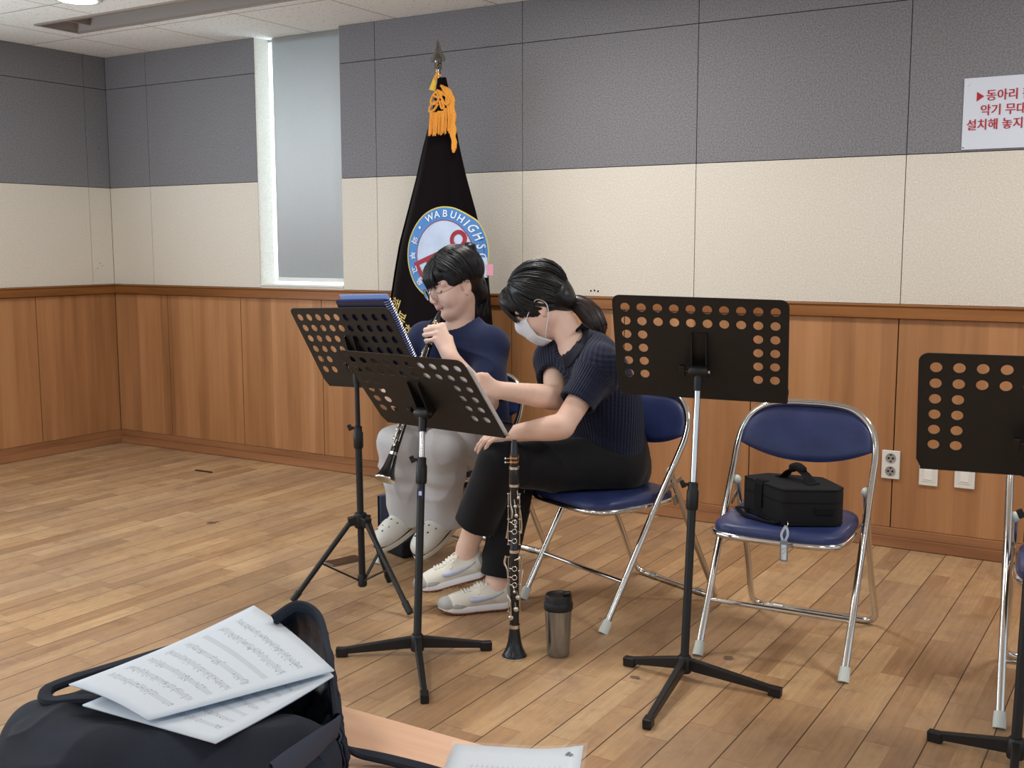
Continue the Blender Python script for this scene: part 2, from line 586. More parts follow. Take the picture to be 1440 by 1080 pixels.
    t.b.inputs['Specular IOR Level'].default_value = 0.42
    hgt = t.math('SUBTRACT', t.math('MULTIPLY', grain, 0.15), t.math('MULTIPLY', J, 1.0))
    t.bump(hgt, 0.35, 0.0012)
    return t.m

def m_panel(name, c, dark, sp_scale, bstr, bscale, amt=0.5):
    """felt / textured wall board: speckle and a rough bump"""
    t = NT(name); co = t.coord()
    f = t.noise(co, sp_scale, 3, 0.7); big = t.noise(co, 1.3, 3, 0.5)
    col = t.ramp(f, [(0.36, lin(dark)), (0.56, lin(c)), (0.75, lin(tuple(min(255, x*1.1) for x in c)))])
    col = t.mix(t.math('MULTIPLY', big, 0.12), col, lin(dark))
    t.base(col); t.rough(0.92); t.b.inputs['Specular IOR Level'].default_value = 0.15
    t.bump(t.noise(co, bscale, 5, 0.6), bstr, 0.004)
    return t.m

def m_veneer(name, c0, c1, c2, axis='Z', bscale=1.0):
    """wood veneer: long soft figure along one axis, each board a little different"""
    t = NT(name); co = t.coord()
    sep = t.n('ShaderNodeSeparateXYZ'); t.link(co, sep.inputs[0])
    h = t.math('ADD', sep.outputs[0], sep.outputs[1])
    sc = {'Z': (14, 14, 0.9), 'X': (0.9, 14, 14), 'Y': (14, 0.9, 14)}[axis]
    sf = {'Z': (160, 160, 6), 'X': (6, 160, 160), 'Y': (160, 6, 160)}[axis]
    g = t.noise(t.mapping(co, sc), 1.0, 5, 0.55); f = t.noise(t.mapping(co, sf), 1.0, 4, 0.7)
    if axis == 'Z':
        strip = t.math('FLOOR', t.math('DIVIDE', h, 0.1018)); 
        wn = t.n('ShaderNodeTexWhiteNoise', noise_dimensions='1D'); t.link(strip, wn.inputs['W'])
        g = t.math('ADD', t.math('MULTIPLY', g, 0.75), t.math('MULTIPLY', wn.outputs['Value'], 0.26))
    col = t.ramp(g, [(0.25, lin(c0)), (0.55, lin(c1)), (0.85, lin(c2))])
    col = t.mix(t.math('MULTIPLY', f, 0.30), col, lin(c0))
    t.base(col); t.rough(0.42); t.b.inputs['Specular IOR Level'].default_value = 0.35
    t.bump(f, 0.06, 0.001)
    return t.m

def m_ceiling():
    t = NT('ceiling_tile'); co = t.coord()
    sep = t.n('ShaderNodeSeparateXYZ'); t.link(co, sep.inputs[0])
    def edge(s, off):
        f = t.math('FRACT', t.math('DIVIDE', t.math('SUBTRACT', s, off), 0.6075))
        return t.math('MINIMUM', f, t.math('SUBTRACT', 1.0, f))
    e = t.math('MINIMUM', edge(sep.outputs[0], 0.41), edge(sep.outputs[1], -0.508))
    J = t.math('LESS_THAN', e, 0.0045)
    bev = t.n('ShaderNodeMapRange'); t.link(e, bev.inputs[0]); bev.inputs[1].default_value = 0.0; bev.inputs[2].default_value = 0.022
    v = t.n('ShaderNodeTexVoronoi'); t.link(co, v.inputs['Vector']); v.inputs['Scale'].default_value = 62
    sp = t.math('LESS_THAN', v.outputs['Distance'], 0.23)
    keep = t.math('GREATER_THAN', t.noise(co, 40, 2), 0.52)
    sp = t.math('MULTIPLY', sp, keep)
    col = t.mix(t.math('MULTIPLY', sp, 0.75), lin((236, 236, 232)), lin((134, 108, 92)))
    col = t.mix(J, col, lin((105, 96, 92)))
    t.base(col); t.rough(0.95)
    hh = t.math('SUBTRACT', bev.outputs[0], t.math('MULTIPLY', sp, 0.4))
    t.bump(hh, 0.5, 0.006)
    return t.m

M_FLOOR = m_floor()
M_GREY = m_panel('grey_felt_board', (138, 137, 140), (110, 109, 112), 160, 0.35, 130)
M_BEIGE = m_panel('cream_textured_board', (222, 215, 202), (211, 203, 189), 150, 0.42, 120)
M_WOOD = m_veneer('wainscot_veneer', (144, 99, 62), (182, 130, 86), (204, 153, 108), 'Z')
M_RAILX = m_veneer('rail_wood_x', (108, 64, 28), (150, 96, 48), (172, 118, 66), 'X')
M_RAILY = m_veneer('rail_wood_y', (108, 64, 28), (150, 96, 48), (172, 118, 66), 'Y')
M_BASEX = m_veneer('base_wood_x', (118, 78, 50), (164, 114, 76), (184, 132, 92), 'X')
M_BASEY = m_veneer('base_wood_y', (118, 78, 50), (164, 114, 76), (184, 132, 92), 'Y')
M_CEIL = m_ceiling()
M_GAP = mat('dark_joint', (58, 44, 36), 0.95)
M_GAPG = mat('grey_joint', (110, 106, 104), 0.95)
M_BLACK = mat('matt_black_metal', (26, 26, 27), 0.42, 0.0, bump=(900, 0.08, 0.0004), spec=0.4)
M_BLACKP = mat('black_plastic', (20, 20, 21), 0.45, spec=0.4)
M_CHROME = mat('chrome_tube', (216, 214, 210), 0.13, 1.0)
M_WHITEP = mat('white_plastic', (225, 225, 218), 0.45)
M_DARK = mat('dark_hole', (14, 13, 12), 0.9)

H_CEIL, H_SEAM, H_MID, H_RAIL, H_RAILB = 2.377, 2.185, 1.592, 1.0, 0.943
H_BASE = 0.080
WX0, WX1, WZ0 = 1.249, 1.857, 1.012            # window recess in the back wall
XMAX, YMIN = 9.0, -9.0

# ------------------------------------------------------------------ floor
b = MB(); b.box((-0.3, YMIN, -0.12), (XMAX, 0.35, 0.0))
tag(b.build('floor', M_FLOOR, smooth=False), kind='structure')

# ------------------------------------------------------------------ ceiling with a slot left open for the air diffuser
SX0, SX1, SY0, SY1 = 0.575, 3.05, -0.852, -0.622
b = MB()
for lo, hi in (((-0.3, YMIN), (XMAX, SY0)), ((-0.3, SY1), (XMAX, 0.35)), ((-0.3, SY0), (SX0, SY1)), ((SX1, SY0), (XMAX, SY1))):
    b.box((lo[0], lo[1], H_CEIL), (hi[0], hi[1], H_CEIL + 0.02))
b.box((-0.3, YMIN, H_CEIL + 0.2), (XMAX, 0.35, H_CEIL + 0.3))
tag(b.build('ceiling', M_CEIL, smooth=False), kind='structure')

M_VENT = mat('vent_metal', (150, 140, 130), 0.55, 0.2)
M_VENTD = mat('vent_inside', (160, 152, 146), 0.7)
root = empty('ceiling_vent', 'long recessed slot diffuser with grey metal rim in the tiled ceiling', 'vent', ((SX0+SX1)/2, (SY0+SY1)/2, H_CEIL))
b = MB(); w = 0.022; cx, cy = (SX1-SX0)/2, (SY1-SY0)/2
for lo, hi in (((-cx-w, -cy-w), (cx+w, -cy)), ((-cx-w, cy), (cx+w, cy+w)), ((-cx-w, -cy), (-cx, cy)), ((cx, -cy), (cx+w, cy))):
    b.box((lo[0], lo[1], -0.008), (hi[0], hi[1], 0.004))
b.build('rim', M_VENT, root, smooth=False, bevel=0.002)
b = MB(); d = 0.075
b.box((-cx, -cy, 0.0), (-cx+0.003, cy, d)); b.box((cx-0.003, -cy, 0.0), (cx, cy, d))
b.box((-cx, -cy, 0.0), (cx, -cy+0.003, d)); b.box((-cx, cy-0.003, 0.0), (cx, cy, d)); b.box((-cx, -cy, d), (cx, cy, d+0.004))
b.build('duct', M_VENTD, root, smooth=False)
b = MB(); b.box((-cx+0.10, -0.02, 0.03), (cx, 0.02, 0.07)); b.box((-cx+0.10, -cy+0.003, 0.02), (-cx+0.112, cy-0.003, 0.07))
b.build('baffle', M_VENT, root, smooth=False, bevel=0.002)

# ------------------------------------------------------------------ walls: boards with real joints over a backing
def cols(x0, step, lo, hi):
    xs = [x0 + step*k for k in range(-30, 40)]
    return [x for x in xs if lo + 0.02 < x < hi - 0.02]

def boards(mb, spans, z0, z1, put, mi, gap=0.0035):
    for a, c in spans:
        put(mb, a + gap/2, c - gap/2, z0 + gap/2, z1 - gap/2, mi)

def spans(cuts):
    return list(zip(cuts[:-1], cuts[1:]))

TH = 0.018
def put_back(mb, a, c, z0, z1, mi): mb.box((a, 0.0, z0), (c, TH, z1), mi)
def put_left(mb, a, c, z0, z1, mi): mb.box((-TH, a, z0), (0.0, c, z1), mi)

b = MB()
upL = [0.0] + cols(0.363, 0.886, 0, WX0) + [WX0]
upR = [WX1] + cols(2.094, 0.886, WX1, XMAX) + [XMAX]
for sp in (spans(upL), spans(upR)):
    boards(b, sp, H_SEAM, H_CEIL, put_back, 0); boards(b, sp, H_MID, H_SEAM, put_back, 0); boards(b, sp, H_RAIL, H_MID, put_back, 1)
boards(b, [(WX0, WX1)], H_RAIL, WZ0, put_back, 1, 0.0)
wz = [0.0] + cols(0.473, 0.611, 0, XMAX) + [XMAX]
boards(b, spans(wz), H_BASE, H_RAILB, put_back, 2, 0.005)
# backing (its faces show in the joints and as the reveal of the window recess)
for lo, hi in (((-0.25, TH, -0.1), (WX0, 0.112, H_CEIL+0.1)), ((WX1, TH, -0.1), (XMAX, 0.112, H_CEIL+0.1)), ((WX0, TH, -0.1), (WX1, 0.112, WZ0))):
    b.box(lo, hi, 3)
b.box((WX0-0.0005, 0.001, WZ0), (WX0+0.0012, 0.111, H_CEIL), 1); b.box((WX1-0.0012, 0.001, WZ0), (WX1+0.0005, 0.111, H_CEIL), 1)
for (u, v) in ((831, 409), (836, 408.5), (841, 409.5)):       # three old screw holes above the rail
    p = ony(u, v, -0.0006)
    b.lathe([(0.0042, -0.0006), (0.0045, 0.0006)], 10, Matrix.Translation(tuple(p)) @ Matrix.Rotation(pi/2, 4, 'X'), 4)
tag(b.build('wall_back', [M_GREY, M_BEIGE, M_WOOD, M_GAP, M_DARK], smooth=False), kind='structure')

b = MB()
ul = [YMIN] + cols(-0.158, 0.886, YMIN, 0) + [0.0]
boards(b, spans(ul), H_SEAM, H_CEIL, put_left, 0); boards(b, spans(ul), H_MID, H_SEAM, put_left, 0); boards(b, spans(ul), H_RAIL, H_MID, put_left, 1)
wl = [YMIN] + cols(-0.563, 0.611, YMIN, 0) + [0.0]
boards(b, spans(wl), H_BASE, H_RAILB, put_left, 2, 0.005)
b.box((-0.25, YMIN, -0.1), (-TH, TH, H_CEIL+0.1), 3)
for (y, z) in ((-0.10, 1.13), (-0.085, 1.115), (-0.12, 1.10), (-0.07, 1.83)):
    b.box((-0.0002, y-0.004, z-0.0015), (0.0006, y+0.004, z+0.0015), 4)
tag(b.build('wall_left', [M_GREY, M_BEIGE, M_WOOD, M_GAP, M_DARK], smooth=False), kind='structure')

# rails and baseboards
b = MB(); b.box((0.0, -0.020, H_RAILB), (XMAX, 0.002, H_RAIL-0.009)); b.box((0.0, -0.026, H_RAIL-0.009), (XMAX, 0.002, H_RAIL))
tag(b.build('trim_1', M_RAILX, smooth=False, bevel=0.003), kind='structure')
b = MB(); b.box((-0.002, YMIN, H_RAILB), (0.020, -0.02, H_RAIL-0.009)); b.box((-0.002, YMIN, H_RAIL-0.009), (0.026, -0.02, H_RAIL))
tag(b.build('trim_2', M_RAILY, smooth=False, bevel=0.003), kind='structure')
b = MB(); b.box((0.0, -0.022, 0.002), (XMAX, 0.002, 0.046)); b.box((0.0, -0.014, 0.046), (XMAX, 0.002, H_BASE+0.001))
tag(b.build('baseboard_back', M_BASEX, smooth=False, bevel=0.002), kind='structure')
b = MB(); b.box((-0.002, YMIN, 0.002), (0.022, -0.022, 0.046)); b.box((-0.002, YMIN, 0.046), (0.014, -0.014, H_BASE+0.001))
tag(b.build('baseboard_left', M_BASEY, smooth=False, bevel=0.002), kind='structure')

# ------------------------------------------------------------------ window behind the blind
M_FRAME = mat('window_frame_white', (214, 214, 208), 0.4)
t = NT('window_glass'); t.b.inputs['Transmission Weight'].default_value = 1.0; t.base((0.93, 0.97, 1, 1)); t.rough(0.0); t.b.inputs['IOR'].default_value = 1.01
M_GLASS = t.m
win = MB(); y0, y1 = 0.114, 0.15
for lo, hi in (((WX0-0.20, y0, WZ0-0.06), (WX0-0.15, y1, H_CEIL)), ((WX1+0.05, y0, WZ0-0.06), (WX1+0.10, y1, H_CEIL)), ((WX0-0.20, y0, WZ0-0.06), (WX1+0.10, y1, WZ0-0.005)), ((WX0-0.20, y0, H_CEIL-0.01), (WX1+0.10, y1, H_CEIL+0.04))):
    win.box(lo, hi)
wobj = tag(win.build('window_1', M_FRAME, smooth=False, bevel=0.002), kind='structure')
g = MB(); g.box((WX0-0.15, 0.128, WZ0-0.005), (WX1+0.05, 0.132, H_CEIL-0.01)); tag(g.build('window_pane', M_GLASS, wobj, smooth=False), kind='structure')
b = MB(); b.box((WX0, -0.004, WZ0-0.001), (WX1, 0.113, WZ0+0.010))
tag(b.build('window_sill', mat('sill_white', (222, 222, 214), 0.35), wobj, smooth=False, bevel=0.002), kind='structure')

t = NT('blind_fabric'); co = t.coord()
t.base(t.ramp(t.noise(co, 300, 2), [(0.3, lin((190, 190, 188))), (0.7, lin((208, 208, 205)))]))
t.rough(0.9); t.bump(t.noise(t.mapping(co, (700, 700, 700)), 1.0, 2), 0.12, 0.0006)
tr = t.n('ShaderNodeBsdfTranslucent'); tr.inputs[0].default_value = lin((226, 228, 230))
mx = t.n('ShaderNodeMixShader'); mx.inputs[0].default_value = 0.30
t.link(t.b.outputs[0], mx.inputs[1]); t.link(tr.outputs[0], mx.inputs[2]); t.link(mx.outputs[0], t.t.nodes['Material Output'].inputs[0])
M_BLIND = t.m
BY = 0.060
bx0 = 0.5*(ony(382, 100, BY)[0] + ony(392, 390, BY)[0])
root = empty('window_blind', 'pale grey roller blind pulled down over the narrow window', 'blind', ((bx0+WX1)/2, BY, WZ0+0.03))
hw = (WX1-0.004-bx0)/2; zt = H_CEIL-0.001-(WZ0+0.03)
b = MB(); n = 24
P = np.zeros((n+1, 2, 3))
for i in range(n+1):
    x = -hw + 2*hw*i/n
    for j, z in enumerate((0.010, zt-0.001)): P[i, j] = (x, 0.0015*math.sin(i*0.9), z)
b.grid(P); b.build('fabric', M_BLIND, root, solid=0.0012)
b = MB(); b.box((-hw, -0.006, -0.004), (hw, 0.006, 0.018)); b.build('bottom_bar', mat('blind_bar', (228, 228, 224), 0.4), root, smooth=False, bevel=0.003)
b = MB(); b.tube([(-hw, 0.018, zt-0.018), (hw, 0.018, zt-0.018)], 0.016, 16); b.build('roller', mat('blind_bar', (228, 228, 224), 0.4), root)

# ------------------------------------------------------------------ round ceiling downlight
t = NT('lamp_diffuser'); t.b.inputs['Emission Color'].default_value = (0.86, 0.95, 1, 1); t.b.inputs['Emission Strength'].default_value = 9.0; t.base((0.9, 0.95, 1, 1))
M_LAMP = t.m
lc = onz(109, -2, H_CEIL)
root = empty('ceiling_light', 'round bright downlight set into the ceiling tiles above the left wall', 'lamp', lc)
b = MB(); b.lathe([(0.085, 0.001), (0.108, 0.0), (0.110, -0.004), (0.104, -0.010), (0.088, -0.010), (0.085, -0.006)], 40); b.build('lamp_rim', M_FRAME, root)
b = MB(); b.lathe([(0.0, -0.0085), (0.086, -0.0085), (0.086, -0.002), (0.0, -0.002)], 40); b.build('diffuser', M_LAMP, root)

# ------------------------------------------------------------------ notice board on the wall
M_SIGN = mat('sign_board', (214, 219, 230), 0.35); M_RED = mat('sign_red', (176, 26, 40), 0.5)
sx0, sz0, sz1 = 4.956, 1.600, 1.868
root = empty('notice_sign', 'white notice board with red Korean lettering high on the wall', 'sign', (sx0+0.2, -0.001, sz0))
b = MB(); b.box((-0.2, -0.005, 0), (0.22, 0.0, sz1-sz0)); b.build('board', M_SIGN, root, smooth=False, bevel=0.001)
lt = MB()
def put_text(mb, s, size, X, Z, y, bold=0.0, mi=0, stretch=1.0):
    V, F = text_mesh(s, size, 0.0004, bold)
    mb.add([(x*stretch + X, -zz + y, yy + Z) for x, yy, zz in V], F, mi)
for s, (u, v), hpx in (('동아리 활', (1386.5, 140.5), 15.5), ('악기 무대', (1378, 161.5), 15.5), ('설치해 놓지', (1358.5, 182.5), 15.5)):
    p = ony(u, v, -0.0065)
    for k in (-0.0009, 0.0, 0.0009):
        put_text(lt, s, 0.0445, p[0]-(sx0+0.2)+k, p[2]-sz0+abs(k)*0.5, -0.0062-k*0.1, 0.0, stretch=0.93)
lt.build('lettering', M_RED, root, smooth=False)
p0 = ony(1374, 136, -0.0065)
b = MB(); q = (p0[0]-(sx0+0.2), p0[2]-sz0)
b.prism([(q[0]-0.001, q[1]-0.018), (q[0]+0.026, q[1]), (q[0]-0.001, q[1]+0.018)], 0.0052, 0.0062, Matrix(((1,0,0,0),(0,0,-1,0),(0,1,0,0),(0,0,0,1))))
b.build('arrow_mark', M_RED, root, smooth=False)
for (u, v, m) in ((1362, 119, M_WHITEP), (1354.3, 207, M_CHROME)):
    p = ony(u, v, -0.006)
    b = MB(); b.sphere((p[0]-(sx0+0.2), -0.005, p[2]-sz0), 0.0055, sc=(1, 0.6, 1)); b.build('pin', m, root)

# ------------------------------------------------------------------ sockets and switches on the wainscot
M_PLATE = mat('outlet_plate', (226, 224, 216), 0.35)
def plate(name, label, cat, uv, w, h, kind, group=None):
    p = ony(*uv, -0.001)
    root = empty(name, label, cat, (p[0], -0.001, p[2]), 0, group)
    b = MB(); b.box((-w/2, -0.009, -h/2), (w/2, 0.0, h/2)); b.build('plate', M_PLATE, root, smooth=False, bevel=0.003)
    R = Matrix.Rotation(pi/2, 4, 'X')
    if kind == 'socket':
        for dz in (0.027, -0.027):
            b = MB(); b.lathe([(0.0, 0.0094), (0.0175, 0.0094), (0.0185, 0.0108), (0.0205, 0.0108), (0.0205, 0.0)], 28, Matrix.Translation((0, 0, dz)) @ R)
            s = b.build('socket', mat('socket_grey', (150, 147, 140), 0.5), root)
            b = MB()
            for dx in (-0.0085, 0.0085): b.lathe([(0.0046, 0.009), (0.0046, 0.0102)], 10, Matrix.Translation((dx, 0, dz)) @ R)
            b.box((-0.003, -0.0101, dz-0.0165), (0.003, -0.009, dz-0.010)); b.box((-0.003, -0.0101, dz+0.010), (0.003, -0.009, dz+0.0165))
            b.build('pin_hole', M_DARK, s, smooth=False)
    else:
        b = MB(); b.box((-0.016, -0.0125, -0.022), (0.016, -0.008, 0.022)); b.build('rocker' if kind == 'switch' else 'jack_insert', mat('rocker_white', (236, 233, 226), 0.3), root, smooth=False, bevel=0.002)
        b = MB(); b.box((-0.024, -0.0105, -0.030), (0.024, -0.0085, 0.030)); b.build('bezel', M_PLATE, root, smooth=False, bevel=0.001)
plate('power_outlet', 'double round power socket on a tall white plate on the wainscot', 'socket', (1253, 653), 0.072, 0.118, 'socket')
plate('wall_plate', 'white wall plate with square jack, the one nearer the power socket', 'wall plate', (1306, 667), 0.072, 0.092, 'jack')
plate('wall_switch', 'white wall plate with rocker, the one farther from the power socket', 'wall plate', (1357, 670), 0.076, 0.096, 'switch')

# thin dark stick lying by the wall on the empty floor
a, c = onz(275, 661, 0.004), onz(298, 664, 0.004)
b = MB(); b.beam(a-[0,0,0.0005], c-[0,0,0.0005], 0.010, 0.007)
tag(b.build('stick', mat('dark_stick', (54, 40, 30), 0.7), smooth=False, loc=(a+c)/2-[0,0,0.004], bevel=0.001), 'thin dark stick lying on the empty wooden floor', 'stick')
# ================================================================== folding chairs
def m_vinyl():
    t = NT('navy_vinyl'); co = t.coord()
    f = t.noise(co, 14, 4)
    t.base(t.ramp(f, [(0.3, lin((36, 46, 88))), (0.7, lin((46, 58, 104)))]))
    t.rough(0.40); t.b.inputs['Specular IOR Level'].default_value = 0.45
    t.bump(t.noise(co, 700, 3), 0.10, 0.0006)
    return t.m
M_VINYL = m_vinyl()
M_PAN = mat('seat_underside', (60, 60, 62), 0.5)
M_CAP = mat('white_rubber_cap', (206, 214, 208), 0.5)
M_STEEL = mat('bracket_steel', (170, 168, 164), 0.3, 1.0)

def make_chair(label, fl, th):
    """local: x along the front feet, y to the rear, origin on the floor between the front feet"""
    ax = V3(math.cos(th), math.sin(th), 0)
    o = V3(fl[0], fl[1], 0) + 0.217*ax
    root = empty('folding_chair', label, 'chair', o, th, 'blue folding chairs')
    b = MB()
    side = [(-.217, .012, .022), (-.217, .118, .205), (-.217, .235, .405), (-.217, .315, .535), (-.2165, .352, .60), (-.205, .376, .655), (-.175, .391, .700), (-.125, .400, .729), (-.06, .4035, .738)]
    path = side + [(0, .404, .739)] + [(-x, y, z) for x, y, z in reversed(side)]
    b.tube(cr(path, 5), 0.0110, 12); b.build('frame', M_CHROME, root)
    b = MB(); b.tube([(-.212, .090, .152), (.212, .090, .152)], 0.0075, 10); b.build('stretcher', M_CHROME, root)
    for s in (-1, 1):
        b = MB(); b.tube([(s*.217, 0.0, 0.001), (s*.217, .007, .012), (s*.217, .022, .038)], [0.0165, 0.0165, 0.0145], 16)
        b.build('foot_cap', M_CAP, root)
    rear = [(-.201, .305, .487), (-.201, .345, .40), (-.199, .43, .225), (-.205, .505, .068), (-.200, .528, .026), (-.175, .537, .0125), (-.13, .538, .0115)]
    path = rear + [(0, .538, .0115)] + [(-x, y, z) for x, y, z in reversed(rear)]
    b = MB(); b.tube(cr(path, 6), 0.0105, 12); b.build('rear_leg', M_CHROME, root)
    for s in (-1, 1):
        b = MB(); b.sphere((s*.201, .303, .491), 0.0135, sc=(1, 1, 1.15)); b.build('leg_cap', M_CAP, root)
        b = MB(); b.beam((s*.204, .262, .424), (s*.204, .352, .463), 0.004, 0.016); b.build('link_bracket', M_STEEL, root, smooth=False, bevel=0.001)
        b = MB(); b.beam((s*.196, .325, .385), (s*.196, .362, .400), 0.005, 0.034); b.build('hinge_plate', M_STEEL, root, smooth=False, bevel=0.001)
        b = MB(); b.tube([(s*.10, .537, .0115), (s*.135, .5375, .0115)], 0.0118, 10); b.build('floor_glide', M_STEEL, root)
    # seat: padded panel over a tube hoop
    def outline(k, inset, n=48):
        P = []
        for i in range(n):
            a = 2*pi*i/n
            c, s_ = math.cos(a), math.sin(a)
            e = 0.42
            x = math.copysign(abs(c)**e, c); y = math.copysign(abs(s_)**e, s_)
            yy = 0.185 + 0.190*y*(1-inset)
            hwid = 0.196 - 0.012*(yy/0.375)
            P.append((hwid*x*(1-inset*0.95), yy))
        return P
    layers = [(0.0, .390), (-0.01, .400), (0.0, .411), (0.05, .4195), (0.16, .423), (0.5, .4235)]
    P = np.array([[(x, y, z + 0.004*math.cos((y-0.19)*6)-0.004) for x, y in outline(48, ins)] for ins, z in layers])
    P = np.concatenate([P, np.array([[(0, .185, .4235)]*48])])
    b = MB(); b.grid(np.concatenate([P, P[:, :1]], 1).transpose(1, 0, 2)); b.build('seat', M_VINYL, root)
    b = MB(); b.prism([(x*.96, .185+(y-.185)*.97) for x, y in outline(48, 0)], .382, .391); b.build('seat_pan', M_PAN, root)
    hoop = [(x*1.015, y*1.0, .384) for x, y in outline(40, 0.0)]
    b = MB(); b.tube(hoop, 0.0095, 10, closed=True); b.build('seat_rim', M_CHROME, root)
    # backrest pad
    nu, nv = 40, 14
    F = np.zeros((nu+1, nv+1, 3)); B = F.copy()
    for i in range(nu+1):
        u = -1 + 2*i/nu
        x = 0.207*u
        au = abs(u)
        top = 0.729 - 0.085*(au**4.6)
        bot = 0.560 + 0.046*(au**2.2)
        if au > 0.97: bot = min(bot, top-0.006)
        for j in range(nv+1):
            v = j/nv; z = bot + (top-bot)*v
            yb = 0.352 + (z-0.60)*0.36 if z < 0.655 else 0.3718 + (z-0.655)*0.36
            yb += 0.010*(1-u*u)
            w = 0.013*math.sqrt(max(0, 1-abs(2*v-1)**3.2))*math.sqrt(max(0.0, 1-au**8))
            F[i, j] = (x, yb - w, z); B[i, j] = (x, yb + w, z)
    b = MB(); b.grid(F); b.grid(B[:, ::-1]); b.build('backrest', M_VINYL, root, angle=70)
    return root

make_chair('blue vinyl folding chair under the person playing the clarinet', onz(531, 793)[:2], math.radians(-12))
make_chair('blue vinyl folding chair under the person in the white face mask', onz(735, 842)[:2], math.radians(-22.6))
make_chair('blue vinyl folding chair holding the black instrument case on its seat', onz(981, 922)[:2], math.radians(2.7))
make_chair('blue vinyl folding chair mostly hidden behind the music stand by the wall plates', onz(1405, 1025)[:2], math.radians(8))

# ================================================================== music stands
def desk_axes(yaw, tilt, roll):
    x = V3(math.cos(yaw), math.sin(yaw), 0); n = V3(-math.sin(yaw), math.cos(yaw), 0); up = V3(0, 0, 1)
    u = math.cos(tilt)*up - math.sin(tilt)*n
    X = math.cos(roll)*x + math.sin(roll)*u; U = -math.sin(roll)*x + math.cos(roll)*u
    return X, U, np.cross(X, U)

def desk_outline(w, h):
    # rounded top corners, square bottom with slightly clipped ends
    out = [(-w/2+0.012, -h/2), (w/2-0.004, -h/2), (w/2, -h/2+0.005)]
    for cx, a0 in ((w/2-0.022, 0), (-w/2+0.022, pi/2)):
        for i in range(7):
            a = a0 + pi/2*i/6; out.append((cx+0.022*math.cos(a), h/2-0.022+0.022*math.sin(a)))
    out += [(-w/2, -h/2+0.03)]
    return out

M_DESK = mat('desk_black_powdercoat', (33, 31, 30), 0.5, bump=(1400, 0.10, 0.0003), spec=0.35)

